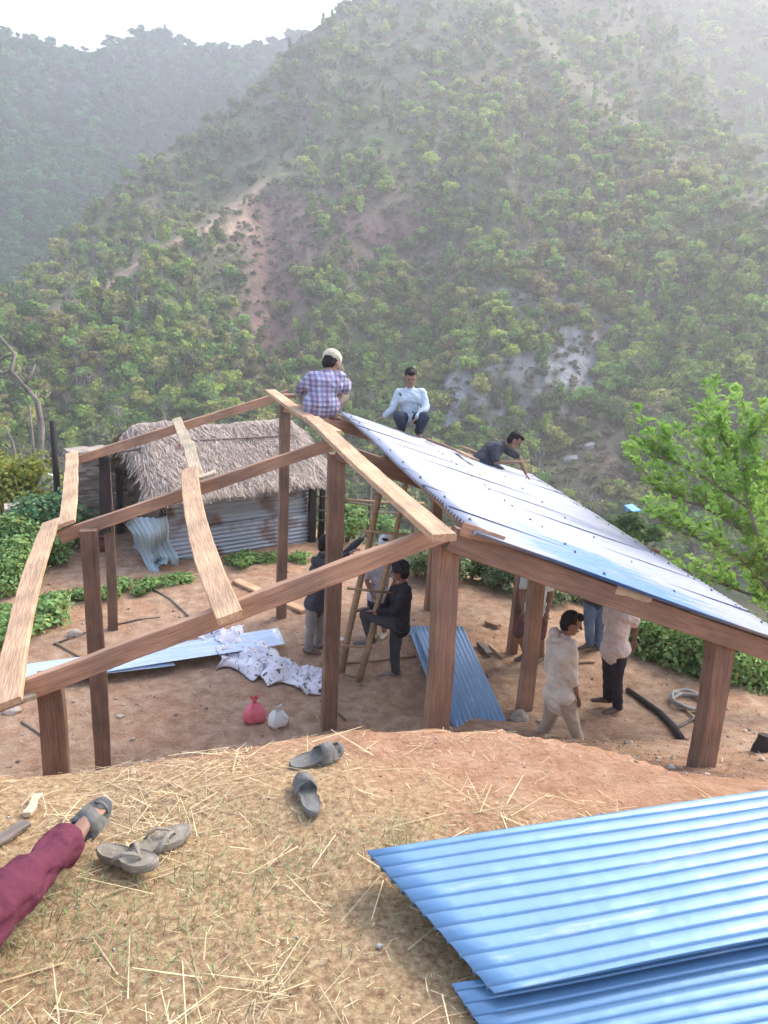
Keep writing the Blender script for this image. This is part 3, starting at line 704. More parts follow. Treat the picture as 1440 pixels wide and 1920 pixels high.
rr = n.new('ShaderNodeValToRGB'); rr.color_ramp.elements[0].position = .615; rr.color_ramp.elements[0].color = (1, 1, 1, 1); rr.color_ramp.elements[1].position = .64; rr.color_ramp.elements[1].color = (.10, .10, .12, 1); l.new(vo.outputs['Fac'], rr.inputs[0])
mx = n.new('ShaderNodeMix'); mx.data_type = 'RGBA'; mx.blend_type = 'MULTIPLY'; mx.inputs['Factor'].default_value = 1
src = n['Principled BSDF'].inputs['Base Color'].links[0].from_socket; l.new(src, mx.inputs['A']); l.new(rr.outputs[0], mx.inputs['B']); l.new(mx.outputs['Result'], n['Principled BSDF'].inputs['Base Color'])
tarp()

# ================================================================== BAGS
def bag(name, m, px, py, h, w, seed, label, knot=.22):
    P = on_ground(px, py); root = empty(name, P, label, 'bag'); mb = MB(); r = random.Random(seed); n = 28; prof = []
    body = [(0, .0), (.55, .0), (.92, .06), (1, .22), (.95, .42), (.74, .58), (.42, .68), (.16, .76)]
    vs = []; fs = []; k = len(body)
    for i, (q, z) in enumerate(body):
        for j in range(n):
            a = 6.2832*j/n; f = 1+.10*math.sin(a*3+seed)+.05*math.sin(a*7+i)+.12*(i/k)*math.sin(a*9+i*.4)
            vs.append((q*w/2*f*math.cos(a), q*w/2*f*math.sin(a)*.85, z*h+.012*math.sin(a*5+i)))
    for i in range(k-1):
        for j in range(n): fs.append((i*n+j, i*n+(j+1) % n, (i+1)*n+(j+1) % n, (i+1)*n+j))
    mb.add(vs, fs); o = mb.build('bag_body', m, root, True)
    mb = MB()                                        # tied neck with two ears
    ring = [(.10, .74), (.13, .80), (.24, .90), (.34, 1.0)]; vs = []; fs = []
    for i, (q, z) in enumerate(ring):
        for j in range(n):
            a = 6.2832*j/n; f = 1+.35*math.sin(a*2+seed)*(i/3)+.18*math.sin(a*9)
            vs.append((q*w/2*f*math.cos(a), q*w/2*f*math.sin(a)*.5, z*h+(.05*h*math.sin(a*2+1) if i == 3 else 0)))
    for i in range(3):
        for j in range(n): fs.append((i*n+j, i*n+(j+1) % n, (i+1)*n+(j+1) % n, (i+1)*n+j))
    mb.add(vs, fs); mb.build('bag_neck', m, root, True)
bag('plastic_bag', 'pink_plastic', 477, 1352, .33, .27, 3, 'pink knotted plastic bag on the dirt beside the white bag')
bag('plastic_bag', 'cream_plastic', 520, 1360, .26, .25, 8, 'white knotted plastic bag on the dirt beside the pink bag')

# ================================================================== FOOTWEAR
def sole_outline(L, W, n=40):
    pts = []
    for i in range(n):
        a = 2*math.pi*i/n; x = math.cos(a)*L/2; s = math.sin(a)
        w = W/2*(1.0 if x > 0 else .86) - .10*W*math.exp(-((x+.02*L)/(.20*L))**2)
        pts.append((x, math.copysign(abs(s)**.8, s)*w+.012*(x/L)))
    return pts
def footwear(name, label, cat, m, P, head, kind, lift=.0, roll=0.0, L=.27, Wd=.105, group=None, nrm=None, turn=None):
    root = empty(name, P, label, cat, group); nr = Vector(nrm) if nrm else Vector((0, 0, 1)); x = Vector(head)-Vector(head).dot(nr)*nr; x.normalize(); y = nr.cross(x)
    Mx = Matrix(((x.x, y.x, nr.x, P[0]), (x.y, y.y, nr.y, P[1]), (x.z, y.z, nr.z, P[2]+lift), (0, 0, 0, 1))); root.matrix_world = Mx
    out = sole_outline(L, Wd); n = len(out); vs = []; fs = []; rings = [(.96, 0), (1.0, .006), (1.0, .024), (.96, .030), (.86, .026), (.5, .023)]
    for s, z in rings:
        for px, py in out: vs.append((px*s, py*s, z+.018*max(0, abs(px)/L*2-.55)**1.5))
    for i in range(len(rings)-1):
        for j in range(n): fs.append((i*n+j, i*n+(j+1) % n, (i+1)*n+(j+1) % n, (i+1)*n+j))
    fs.append(tuple(range(n-1, -1, -1))); fs.append(tuple((len(rings)-1)*n+j for j in range(n)))
    mb = MB(); mb.add(vs, fs); mb.build('sole', m, root, False)
    def band(a, b, hgt, wd, nm='strap', t=.005):
        mb = MB(); k = 14; vs = []; fs = []
        for i in range(k+1):
            s = i/k; c = Vector(a).lerp(Vector(b), s); c.z += hgt*math.sin(math.pi*s)**.7
            for (dx, dz) in ((-wd/2, 0), (wd/2, 0), (wd/2, t), (-wd/2, t)): vs.append((c.x+dx, c.y, c.z+dz))
        for i in range(k):
            for q in range(4): fs.append((i*4+q, i*4+(q+1) % 4, (i+1)*4+(q+1) % 4, (i+1)*4+q))
        mb.add(vs, fs); mb.build(nm, m, root, True)
    if kind == 'flip':
        for sgn in (-1, 1):
            mb = MB(); mb.tube([(.072, 0, .022), (.066, 0, .038), (.045, .012*sgn, .052), (.015, .034*sgn, .055), (-.015, .048*sgn, .035), (-.03, .047*sgn, .018)], [.005, .006, .008, .010, .011, .010], 8, flat=.5); mb.build('strap', m, root, True)
    else:
        band((.03, -Wd*.47, .012), (.055, Wd*.47, .012), .062, .055); band((.070, -Wd*.44, .012), (.02, Wd*.47, .012), .056, .045)
        mb = MB(); mb.tube([(.105, -.03, .02), (.112, -.01, .045), (.112, .02, .045), (.10, .04, .02)], [.006, .006, .006, .006], 6); mb.build('toe_loop', m, root, True)
    return root
def hdg(a, b): 
    A = on_ground(*a, 3.0); B = on_ground(*b, 3.0); return (B-A), (A+B)/2
def shoe(a, b, kind, m, label, name, lift=0.0, L=.27, nrm=None):
    d, c = hdg(a, b); c.z = gz(c.x, c.y)+.004
    return footwear(name, label, 'sandal', m, c, d, kind, lift, nrm=nrm, L=L, group='sandals left on the straw')
shoe((246, 1612), (344, 1572), 'flip', 'rubber_olive', 'worn brown flip flop pointing right, tucked under its mate', 'flip_flop')
shoe((180, 1604), (304, 1662), 'flip', 'rubber_olive', 'worn brown flip flop resting across the other one, nearest the camera', 'flip_flop', .028, nrm=(-.1, .1, 1))
shoe((534, 1441), (650, 1420), 'slide', 'rubber_grey', 'grey cross strap sandal lying sideways on the red bank edge', 'sandal', .01, nrm=(0, -.25, 1))
shoe((587, 1540), (566, 1470), 'slide', 'rubber_grey', 'grey cross strap sandal pointing away, alone on the straw', 'sandal', .006)

# ================================================================== LOOSE POLES, HOSE, STONES, OFFCUTS
def pole(pts, rad, m, name, label, cat, z=None, n=8, lift=0):
    P = []
    for (px, py) in pts:
        q = on_ground(px, py); P.append(q+UP*(rad if not hasattr(rad, '__len__') else rad[0])+UP*lift)
    L = P[0].copy(); mb = MB(); mb.tube([p-L for p in P], rad if hasattr(rad, '__len__') else [rad]*len(P), n); o = mb.build(name, m, None, True); o.location = L
    tag(o, label, cat); return o
pole([(1176, 1297), (1205, 1318), (1238, 1342), (1262, 1368), (1274, 1388)], [.035, .038, .04, .045, .05], 'charred_wood', 'log', 'long dark bent log on the ground right of the standing man', 'log')
pole([(1268, 1368), (1298, 1352), (1320, 1335)], .022, 'grey_wood', 'stick', 'short grey stick meeting the dark log near the hose', 'stick')
pole([(1275, 1322), (1300, 1347), (1318, 1366)], .018, 'pole_wood', 'stick', 'pale straight stick lying across the grey hose coil', 'stick')
pole([(600, 1247), (680, 1243), (779, 1232)], .018, 'pole_wood', 'stick', 'long pale stick on the ground behind the ladder foot', 'stick')
pole([(100, 1210), (148, 1192), (185, 1180)], .014, 'grey_wood', 'stick', 'thin grey stick on the dirt left of the tall left post', 'stick')
pole([(105, 1208), (130, 1222), (155, 1236)], .018, 'pole_wood', 'stick', 'short pale stick beside the pale steel sheet at left', 'stick')
pole([(220, 1172), (260, 1163), (300, 1158)], .014, 'grey_wood', 'stick', 'thin brown twig on the dirt right of the far left post', 'stick')
pole([(285, 1105), (320, 1125), (355, 1158)], .016, 'grey_wood', 'stick', 'curved brown branch on the yard left of the middle plank', 'stick')
pole([(355, 1158), (400, 1188), (408, 1192)], .014, 'grey_wood', 'stick', 'thin twig end pointing to the white tarp', 'stick')
pole([(40, 1355), (60, 1368), (80, 1382)], .013, 'grey_wood', 'stick', 'crooked thin stick left of the short near post', 'stick')
pole([(600, 1315), (622, 1330), (648, 1352)], .014, 'grey_wood', 'stick', 'thin stick on the dirt at the foot of the middle ridge post', 'stick')
# hose coil
hp = on_ground(1292, 1322); mb = MB(); pts = []
for i in range(90):
    a = i*.21; r = .21+.02*math.sin(i*.5)+.012*(i/30); pts.append((r*math.cos(a), r*1.0*math.sin(a), .02+.035*(i/45)+.01*math.sin(i)))
for k in range(6): pts.append((pts[-1][0]+.06, pts[-1][1]+.05, max(.02, pts[-1][2]-.01)))
mb.tube(pts, .021, 8); o = mb.build('hose', 'hose_grey', None, True); o.location = hp+UP*.01; tag(o, 'grey hose coiled on the dirt left of the right hand post', 'hose')
# stump
sp = on_ground(1428, 1412); mb = MB(); mb.tube([(0, 0, -.1), (.0, 0, .05), (.02, 0, .14), (.03, .01, .2)], [.12, .10, .085, .08], 11); o = mb.build('stump', 'charred_wood', None, False); o.location = sp; tag(o, 'small dark stump in the bank at the right frame edge', 'stump')
def rock(name, px, py, s, m, label, seed, cat='stone', z=0, group=None):
    P = on_ground(px, py); bm = bmesh.new(); bmesh.ops.create_icosphere(bm, subdivisions=3, radius=1)
    for v in bm.verts:
        k = 1+.30*float(fbm(np.array([v.co.x*1.3+seed]), np.array([v.co.y*1.3+v.co.z]), 3, seed)[0]); v.co = Vector((v.co.x*s[0]*k, v.co.y*s[1]*k, v.co.z*s[2]*k))
    me = bpy.data.meshes.new(name); bm.to_mesh(me); bm.free(); o = link(name, me, m, None, False); o.location = P+UP*(s[2]*.4+z); tag(o, label, cat, group); return o
rock('stone', 974, 1352, (.13, .11, .10), 'stone', 'grey stone wedged at the foot of the right inner post', 5)
rock('stone', 225, 1345, (.05, .035, .025), 'stone', 'small pale flat stone on the dirt right of the tall left post', 6)
rock('stone', 141, 1192, (.11, .07, .07), 'stone', 'brown stone beside the dark left far post', 8)
rock('stone', 22, 1315+20, (.10, .08, .05), 'stone', 'low stone on the dirt left of the short near post', 9)
rock('stone', 640, 1195+5, (.05, .04, .03), 'cream_plastic', 'white stone beside the ladder foot', 10)
rock('stone', 812, 1182+60, (.05, .04, .03), 'stone', 'small stone at the base of the blue sheet pile', 12)
for k, (a, b, w, t, m, lb_) in enumerate([((442, 1092), (498, 1118), .16, .05, 'fresh_wood', 'pale sawn board on the yard left of the second ridge post, upper piece'), ((500, 1120), (572, 1150), .16, .05, 'fresh_wood', 'pale sawn board on the yard passing behind the far ridge post'),
        ((899, 1210), (918, 1232), .10, .05, 'grey_wood', 'brown timber offcut left of the leaning right post'), ((918, 1212), (944, 1236), .06, .03, 'fresh_wood', 'light thin batten propped left of the leaning right post'),
        ((912, 1170), (935, 1180), .10, .06, 'rafter_wood', 'short squared timber block behind the blue pile'), ((1082, 1244), (1115, 1243), .06, .03, 'fresh_wood', 'short pale batten on the ground behind the hooded boy'),
        ((1010, 1352), (1022, 1364), .05, .02, 'pale_wood', 'wood chip by the feet of the hooded boy')]):
    A, B = on_ground(*a), on_ground(*b); o = plank('board' if k < 2 else 'timber_offcut', m, None, A+UP*(t/2+.01), B+UP*(t/2+.02), w, t, UP, seed=70+k); tag(o, lb_, 'board' if k < 2 else 'timber')
A, B = on_ground(-30, 1600, 3), on_ground(52, 1552, 3); o = plank('board', 'grey_wood', None, A+UP*.02, B+UP*.02, .05, .02, UP, seed=90); tag(o, 'weathered grey batten on straw at the left frame edge', 'board')
A, B = on_ground(50, 1536, 3), on_ground(72, 1500, 3); o = plank('timber_offcut', 'pale_wood', None, A+UP*.02, B+UP*.02, .035, .02, UP, seed=91); tag(o, 'pale yellow wood chip beyond the sandalled foot', 'timber')
# ================================================================== HUT
hA = at_z(310, 1057, 0); hB = at_z(577, 1013, 0); hA.z = hB.z = 0
ha = (hB-hA).normalized(); hn = Vector((-ha.y, ha.x, 0))          # along the wall, away from the yard
hl = (hB-hA).length
hut = empty('thatched_hut', (hA+hB)/2+hn*1.2, 'low hut with shaggy thatched roof and corrugated metal wall', 'hut')
def hp_(u, v, z): return hA+ha*u+hn*v+UP*z
def hsheet(u0, u1, z0, z1, v, w, m, seed):
    return corr_sheet('wall_sheet', m, hut, hp_(u0, v, z0), hp_(u1, v, z0), hp_(u0, v, z1), hp_(u1, v, z1), w, .016, 10, seed=seed)
hsheet(0, hl, -.05, .60, -.02, 8, 'grey_steel', 1); hsheet(0, hl, .56, 1.42, .03, 10, 'grey_steel', 2); hsheet(-.02, .52, .10, 1.36, -.075, 15, 'old_steel', 3)
bpy.data.objects['wall_sheet.002'].data.materials[0] = MATS['grey_steel']
for (u, v, h, w) in ((-.04, -.06, 1.28, .10), (hl+.08, -.02, 1.3, .16), (hl+.36, .05, 1.2, .10), (hl+.1, 2.2, 1.35, .1), (-.1, 2.2, 1.35, .1)):
    plank('corner_post', 'charred_wood', hut, hp_(u, v, -.1), hp_(u, v, h), w, .08, -hn, seed=int(u*10))
mb = MB(); mb.box(hp_(hl/2, 2.4, .8), ha*hl/2, hn*.06, UP*.8); mb.box(hp_(hl-.05, 1.25, .75), ha*.05, hn*1.1, UP*.75); mb.box(hp_(.3, 1.25, .75), ha*.05, hn*1.1, UP*.75)
part(mb, 'mud_wall', mat('mud', [(.16, .11, .08), (.25, .18, .13)], .95, 4, 5, .5), hut)
# thatch: rounded hull plus long loose straw
def thatch():
    u0, u1 = -.30, hl+.40; vf, vr, vb = -.42, 1.28, 2.9; ze, zt = 1.38, 2.36
    nu, nv = 60, 30; V = []
    def surf(s, t, off=0):               # s along, t: 0 front eave .. 1 back eave
        e = abs(2*s-1); endr = max(0, (e-.80)/.20)
        u = u0+(u1-u0)*s; q = max(0.0, 1-abs(2*t-1))
        zz = ze+(zt-ze)*(q**.85)*(1-.22*endr**2)+.03*float(fbm(np.array([s*9]), np.array([t*5]), 3, 161)[0])*2
        zz += .06*math.sin(s*6.0+1)*q
        v = vf+(vb-vf)*t; v = vr+(v-vr)*(1-.12*endr**2)
        return hp_(u, v, zz+off)
    for i in range(nu+1):
        for j in range(nv+1): V.append(surf(i/nu, j/nv))
    n0 = len(V)
    for i in range(nu+1):
        for j in range(nv+1): V.append(surf(i/nu, .02+.96*j/nv, -.22))
    I = lambda i, j, k=0: k*n0+i*(nv+1)+j
    F = [(I(i, j), I(i+1, j), I(i+1, j+1), I(i, j+1)) for i in range(nu) for j in range(nv)]
    F += [(I(i, j, 1), I(i, j+1, 1), I(i+1, j+1, 1), I(i+1, j, 1)) for i in range(nu) for j in range(nv)]
    F += [(I(i, 0), I(i, 0, 1), I(i+1, 0, 1), I(i+1, 0)) for i in range(nu)] + [(I(i, nv), I(i+1, nv), I(i+1, nv, 1), I(i, nv, 1)) for i in range(nu)]
    F += [(I(0, j), I(0, j+1), I(0, j+1, 1), I(0, j, 1)) for j in range(nv)] + [(I(nu, j), I(nu, j, 1), I(nu, j+1, 1), I(nu, j+1)) for j in range(nv)]
    cols = [(1, 1, 1)]*len(V); r = random.Random(4); V = [Vector(v) for v in V]
    for k in range(9000):
        s = r.random(); t = r.random()**1.1*.62; 
        if k % 4 == 0: t = r.uniform(0, .05)
        if k % 9 == 0: s = r.choice([r.uniform(0, .02), r.uniform(.98, 1)]); t = r.uniform(0, .6)
        p = surf(s, t, r.uniform(0, .03)); d = surf(s+r.uniform(-.03, .03), max(t-.06, -.03) if t < .5 else t+.06) - surf(s, t); d.normalize()
        L = r.uniform(.12, .34); q = p+d*L+UP*(r.uniform(-.02, .06))+(-UP*.09 if t < .05 else Vector()); w = d.cross(UP).normalized()*r.uniform(.004, .011)
        if s < .03 or s > .97: q += ha*(1 if s > .5 else -1)*r.uniform(0, .14)-UP*r.uniform(0, .12)
        b = len(V); V += [p-w, p+w, q+w*.3, q-w*.3]; F.append((b, b+1, b+2, b+3)); c = r.uniform(.6, 1.75); cols += [(c*1.03, c, c*.94)]*4
    L0 = Vector(hut.location); V = [v-L0 for v in V]
    o = np_mesh('thatch_roof', [tuple(v) for v in V], F, 'thatch', hut, False, np.array(cols))
thatch()
for (a, b) in (((.25, .20), (.95, .50)), ((.10, .42), (.9, .30))):
    pass
mb = MB(); mb.tube([hp_(-.5, .62, 2.02), hp_(.8, .72, 2.12), hp_(2.0, .66, 2.10), hp_(3.2, .7, 2.1)], .02, 6); part(mb, 'roof_pole', 'grey_wood', hut, True)
mb = MB(); mb.tube([hp_(1.75, .2, 1.72), hp_(2.05, .75, 2.12)], .018, 6); part(mb, 'roof_pole', 'grey_wood', hut, True)
# small red cloth scrap on the thatch
P = hp_(.62, .55, 2.05); mb = MB(); r = random.Random(2)
for k in range(9):
    c = Vector((r.uniform(-.07, .07), r.uniform(-.04, .04), r.uniform(-.05, .06))); mb.box(c, (.03, .006*k, .01), (0, .03, .004), (0, .003, .018))
o = mb.build('rag', mat('red_cloth', [(.45, .03, .03), (.6, .06, .05)], .9)); o.location = P; tag(o, 'small red rag lying on the thatched roof', 'rag')
# crumpled sheet leaning on the hut corner
def crump(q, u, v): return q + Vector((0, 0, 1))*.07*math.sin(u*5+v*3) + hn*(.13*math.sin(v*7+u*4)+.07*math.sin(u*11+v*3))
o = corr_sheet('crumpled_sheet', 'old_steel', None, at_z(236, 985, .85), at_z(268, 1044, .14), hp_(.0, -.25, .95), hp_(.03, -.5, .03), 10, .016, 24, seed=3, fn=crump)
tag(o, 'bent grey metal sheet slumped against the left corner of the hut', 'metal sheet')
o = corr_sheet('crumpled_sheet', 'old_steel', None, at_z(250, 1028, .25), at_z(290, 1076, .02), at_z(306, 1010, .45), at_z(312, 1062, .08), 6, .012, 14, seed=5, fn=crump)
tag(o, 'smaller bent metal sheet lying on the dirt below the slumped one', 'metal sheet')
# dry stone wall left of the hut
def stonewall(name, a, b, h, th, label, seed, gap=None):
    L0 = a.copy(); root = empty(name, L0, label, 'wall'); d = (b-a); L = d.length; d.normalize(); nrm = Vector((-d.y, d.x, 0)); r = random.Random(seed); mb = MB(); z = 0
    while z < h:
        hh = r.uniform(.05, .10); u = -r.uniform(0, .1)
        while u < L:
            w = r.uniform(.12, .34); top = h*(1-.12*math.sin(u*1.3+seed))
            if z < top and not (gap and gap[0] < u+w/2 < gap[1] and gap[2] < z < gap[3]):
                c = d*(u+w/2)+nrm*r.uniform(-.03, .03)+UP*(z+hh/2); t = r.uniform(-.16, .16)
                mb.box(c, (d+UP*t)*w*.50, nrm*th/2*r.uniform(.85, 1.3), (UP-d*t)*hh*.46)
            u += w
        z += hh
    mb.build('stonework', 'stone', root); return root
sw = stonewall('stone_wall', at_z(138, 1002, 0), at_z(262, 985, 0), 1.72, .45, 'dry stone wall of flat grey slabs left of the thatched hut', 5, (1.02, 1.30, 1.1, 1.5))
mb = MB(); L0 = sw.location; mb.box(at_z(233, 985, 0)+hn*.3+UP*1.3-L0, ha*.24, hn*.02, UP*.3); mb.build('opening_shade', 'charred_wood', sw)  # dark panel stands in for the shade inside the wall opening
rock('stone', 240, 998-8, (.18, .2, .05), 'stone', 'flat slab bridging the top of the dry stone wall', 31, z=1.72)
for k, (px, py, s, lb_) in enumerate([(95, 985, .30, 'white sack on the low wall near the left bushes, left of two'), (112, 1003, .22, 'white sack beside the dark pole at left, right of two')]):
    rock('sack', px, py, (s*.7, s*.5, s*.8), 'white_plastic', lb_, 41+k, 'sack', z=.75-.2*k)
sw2 = stonewall('stone_wall', at_z(20, 1022, 0), at_z(135, 1012, 0), .75, .4, 'low stone wall behind the left bushes', 6)
mb = MB(); P = at_z(190, 1030, 0); mb.tube([(0, 0, .0), (0, 0, .03), (0, 0, .16), (0, 0, .26), (0, 0, .29)], [.12, .15, .16, .11, .13], 16); o = mb.build('cooking_pot', mat('dark_red_pot', [(.12, .05, .05), (.2, .09, .08)], .5), None, True); o.location = P; tag(o, 'round dark pot on the ground in front of the stone wall', 'pot')
# poles and fence right of the hut
fen = empty('wooden_fence', at_z(650, 1005, 0), 'rough pole fence right of the hut behind the ladder', 'fence')
fb = Vector(fen.location)
for k, (px, h, r_) in enumerate([(583, 1.35, .03), (600, 1.2, .03), (596, .75, .02), (663, .95, .04), (690, 1.3, .045), (742, 1.3, .03), (775, 1.0, .03)]):
    B = at_z(px, 1012-(px-583)*.03, -.1); mb = MB(); mb.tube([B, B+UP*h*.5+ha*.02*(k % 3-1), B+UP*h+ha*.04*(k % 2)], [r_, r_*.9, r_*.7], 7); part(mb, 'fence_post', 'grey_wood', fen, True)
for (a, za, b, zb, r_) in ((578, .95, 720, .62, .022), (590, .40, 700, .34, .02), (585, .62, 790, .5, .02), (640, .85, 792, .72, .03)):
    mb = MB(); mb.tube([at_z(a, 1010, 0)+UP*za, at_z((a+b)/2, 1007, 0)+UP*(za+zb)/2.05, at_z(b, 1004, 0)+UP*zb], r_, 7); part(mb, 'rail', 'pole_wood' if r_ > .025 else 'grey_wood', fen, True)
o = corr_sheet('metal_scrap', 'pale_steel', None, at_z(757, 1064, .1), at_z(778, 1060, .1), at_z(757, 1040, .32), at_z(778, 1037, .32), 4, .02, 6, seed=8)
tag(o, 'small pale corrugated scrap standing behind the beanie man', 'metal sheet')

# ================================================================== PLANTS
leafmat('bush_leaf', (.17, .30, .10), (.30, .46, .16), .2, 'tint'); leafmat('bush_dark', (.09, .19, .09), (.17, .30, .14), .2, 'tint'); leafmat('bush_yellow', (.20, .25, .05), (.34, .38, .09), .1, 'tint')
leafmat('bush_grey', (.19, .28, .14), (.32, .42, .23), .2, 'tint')
leafmat('tree_leaf', (.22, .40, .07), (.40, .58, .15), .0)
leafmat('dry_grass', (.36, .30, .13), (.52, .44, .22), .2)
def leaf_blades(n, rx, h, leaf, seed, lobes=6):
    return crown_leaves(n, rx, h, lobes, leaf, seed, .6)
BP = {}
def proto_mesh(key, Q, m):
    me = bpy.data.meshes.new(key); n = len(Q); V = Q.reshape(-1, 3).astype(np.float32); F = np.arange(4*n, dtype=np.int32)
    me.vertices.add(4*n); me.vertices.foreach_set('co', V.ravel()); me.loops.add(4*n); me.loops.foreach_set('vertex_index', F)
    me.polygons.add(n); me.polygons.foreach_set('loop_start', np.arange(0, 4*n, 4, dtype=np.int32)); me.update(calc_edges=True); me.materials.append(MATS[m]); BP[key] = me
    tr_ = np.random.default_rng(n); c = np.ones((n, 4), np.float32); c[:, :3] = tr_.uniform(.6, 1.45, (n, 1)); k = tr_.uniform(size=n) < .12; c[k, 0] *= 1.5; c[k, 2] *= .8; a = me.color_attributes.new('tint', 'FLOAT_COLOR', 'POINT'); a.data.foreach_set('color', np.repeat(c, 4, 0).ravel()); return me
for k in range(3):
    proto_mesh('low%d' % k, leaf_blades(420, .42, .17, .032, 700+k, 9), 'bush_leaf')
    proto_mesh('bush%d' % k, leaf_blades(1500, .75, .55, .042, 710+k, 14), 'bush_leaf')
    proto_mesh('dark%d' % k, leaf_blades(1500, .75, .55, .038, 720+k, 14), 'bush_dark')
    proto_mesh('grey%d' % k, leaf_blades(1300, .75, .5, .036, 730+k, 14), 'bush_grey')
proto_mesh('yel0', leaf_blades(1300, .5, .6, .03, 740, 10), 'bush_yellow')
def stem_mesh(seed):
    r = random.Random(seed); mb = MB()
    for k in range(6):
        a = r.uniform(0, 6.3); e = Vector((math.cos(a)*.4, math.sin(a)*.4, r.uniform(.4, .8))); mb.tube([(0, 0, -.15), e*.5+Vector((0, 0, .05)), e], [.02, .014, .007], 5)
    me = bpy.data.meshes.new('stems'); me.from_pydata(mb.v, [], mb.f); me.materials.append(MATS['grey_wood']); return me
STEM = [stem_mesh(s) for s in range(3)]
def shrub(name, key, P, s, label, cat, group, stems=True, sz=None):
    root = empty(name, P, label, cat, group); root.rotation_euler.z = random.uniform(0, 6.28); root.scale = (s, s, sz or s)
    o = bpy.data.objects.new('foliage', BP[key]); C.objects.link(o); o.parent = root
    if stems:
        o = bpy.data.objects.new('stems', STEM[random.randrange(3)]); C.objects.link(o); o.parent = root
    return root
ORD = 'first second third fourth fifth sixth seventh eighth ninth tenth eleventh twelfth thirteenth fourteenth fifteenth sixteenth seventeenth'.split()
def row(pts, n, key, smin, smax, label, group, jit=14, name='shrub', cat='shrub', drop=0, stems=True):
    pts = np.array(pts, float); t = np.linspace(0, len(pts)-1, n); PP = sorted([(np.interp(q, range(len(pts)), pts[:, 0])+random.uniform(-jit, jit), np.interp(q, range(len(pts)), pts[:, 1])+random.uniform(-jit*.4, jit*.4)) for q in t])
    lab0 = label
    for i_, (px, py) in enumerate(PP):
        label = lab0+', '+ORD[i_]+' from the left'
        P = on_ground(px, py); P.z -= drop
        shrub(name, key+str(random.randrange(3)) if key != 'yel' else 'yel0', P, random.uniform(smin, smax), label, cat, group, stems)
row([(70, 1155), (120, 1130), (200, 1118), (262, 1108), (335, 1092)], 12, 'low', .5, .9, 'bright green bean plant in the row before the hut', 'bean plants left of the yard', 12, 'bean_plant', 'plant', .05, False)
row([(5, 1205), (40, 1185), (90, 1165), (20, 1165)], 9, 'low', .9, 1.3, 'leafy plant at the left yard edge', 'leafy plants at the left frame edge', 14, 'leafy_plant', 'plant', .05, False)
row([(438, 1056), (480, 1054), (530, 1052), (592, 1050)], 9, 'low', .5, .95, 'green plant along the metal hut wall', 'plants along the hut wall', 8, 'leafy_plant', 'plant', .05, False)
row([(10, 1120), (60, 1080), (100, 1050), (20, 1060), (60, 1040), (85, 1030)], 8, 'bush', .6, .9, 'bright green bush in the thicket at left', 'bushes left of the hut', 18, 'bush', 'bush')
row([(60, 1035), (95, 1030), (118, 1025)], 4, 'dark', .8, 1.1, 'dark blue green bush against the stone wall', 'dark bushes by the stone wall', 10, 'bush', 'bush')
row([(5, 990), (60, 975), (30, 960)], 4, 'yel', 1.1, 1.7, 'yellow green bush behind the left thicket', 'yellow green bushes at left', 16, 'bush', 'bush')
row([(775, 1085), (830, 1082), (880, 1085), (930, 1100), (985, 1115), (1040, 1125), (1090, 1130)], 16, 'grey', .55, .85, 'grey green bush along the far edge of the red yard', 'bushes along the far yard edge', 12, 'bush', 'bush')
row([(860, 1050), (930, 1060), (1000, 1075), (1060, 1090), (1110, 1100), (1160, 1130)], 13, 'dark', .8, 1.3, 'taller dark bush behind the yard edge bushes', 'taller bushes beyond the far yard edge', 14, 'bush', 'bush')
row([(640, 1010), (700, 1000), (760, 1010), (620, 985), (690, 975)], 8, 'bush', .6, 1.0, 'green bush behind the pole fence', 'bushes behind the pole fence', 14, 'bush', 'bush')
row([(1185, 1205), (1215, 1222), (1260, 1240), (1310, 1255), (1370, 1275), (1430, 1290)], 11, 'bush', .4, .8, 'bright green bush at the right yard edge', 'bushes at the right yard edge', 14, 'bush', 'bush', .15)
row([(1150, 1130), (1200, 1150), (1260, 1170), (1330, 1190), (1400, 1210), (1440, 1230)], 12, 'grey', 1.2, 2.0, 'large grey green bush below the right yard edge', 'bushes on the slope below the yard', 30, 'bush', 'bush', .3)
# bare poles and leafless tree at left
def polebase(px, py, z=0): return at_z(px, py, z)
P = at_z(112, 1010, 0); mb = MB(); mb.tube([(0, 0, 0), (.01, 0, 1.2), (0, .02, 2.35)], [.07, .06, .05], 8); o = mb.build('wooden_post', 'charred_wood', None, True); o.location = P; tag(o, 'dark upright post behind the left bushes beside the white sacks', 'post')
def baretree(px, py, pts, r0_, label, seed, depth_, extra):
    B = at_d(px, py, depth_); B.z = gz(B.x, B.y); root = empty('bare_tree', B, label, 'tree'); d = depth(B); mb = MB(); P = [at_d(x, y, d) for x, y in pts]; P = [B-UP*.2]+P
    mb.tube([p for p in P], [r0_*(1-.75*i/len(P)) for i in range(len(P))], 8); part(mb, 'trunk', 'bark_grey', root, True)
    for e in extra:
        mb = MB(); mb.tube([at_d(x, y, d+dz) for x, y, dz in e], [r0_*.42*(1-.7*i/len(e)) for i in range(len(e))], 6); part(mb, 'branch', 'bark_grey', root, True)
baretree(84, 960, [(80, 905), (76, 840), (78, 800), (70, 752), (58, 738), (20, 695), (28, 665), (0, 632), (-20, 615)], .085, 'leafless grey tree with crooked limbs at the left edge', 1, 17,
         [[(70, 752, 0), (72, 738, .1), (84, 760-12, .2), (95, 735, .3)], [(66, 900, .2), (62, 830, .2), (55, 760, .3)], [(20, 695, 0), (5, 700, .1), (-10, 690, .2)], [(45, 722, 0), (60, 700, .1), (66, 684, .2)], [(28, 665, 0), (10, 668, .1), (-8, 680, .1)]])
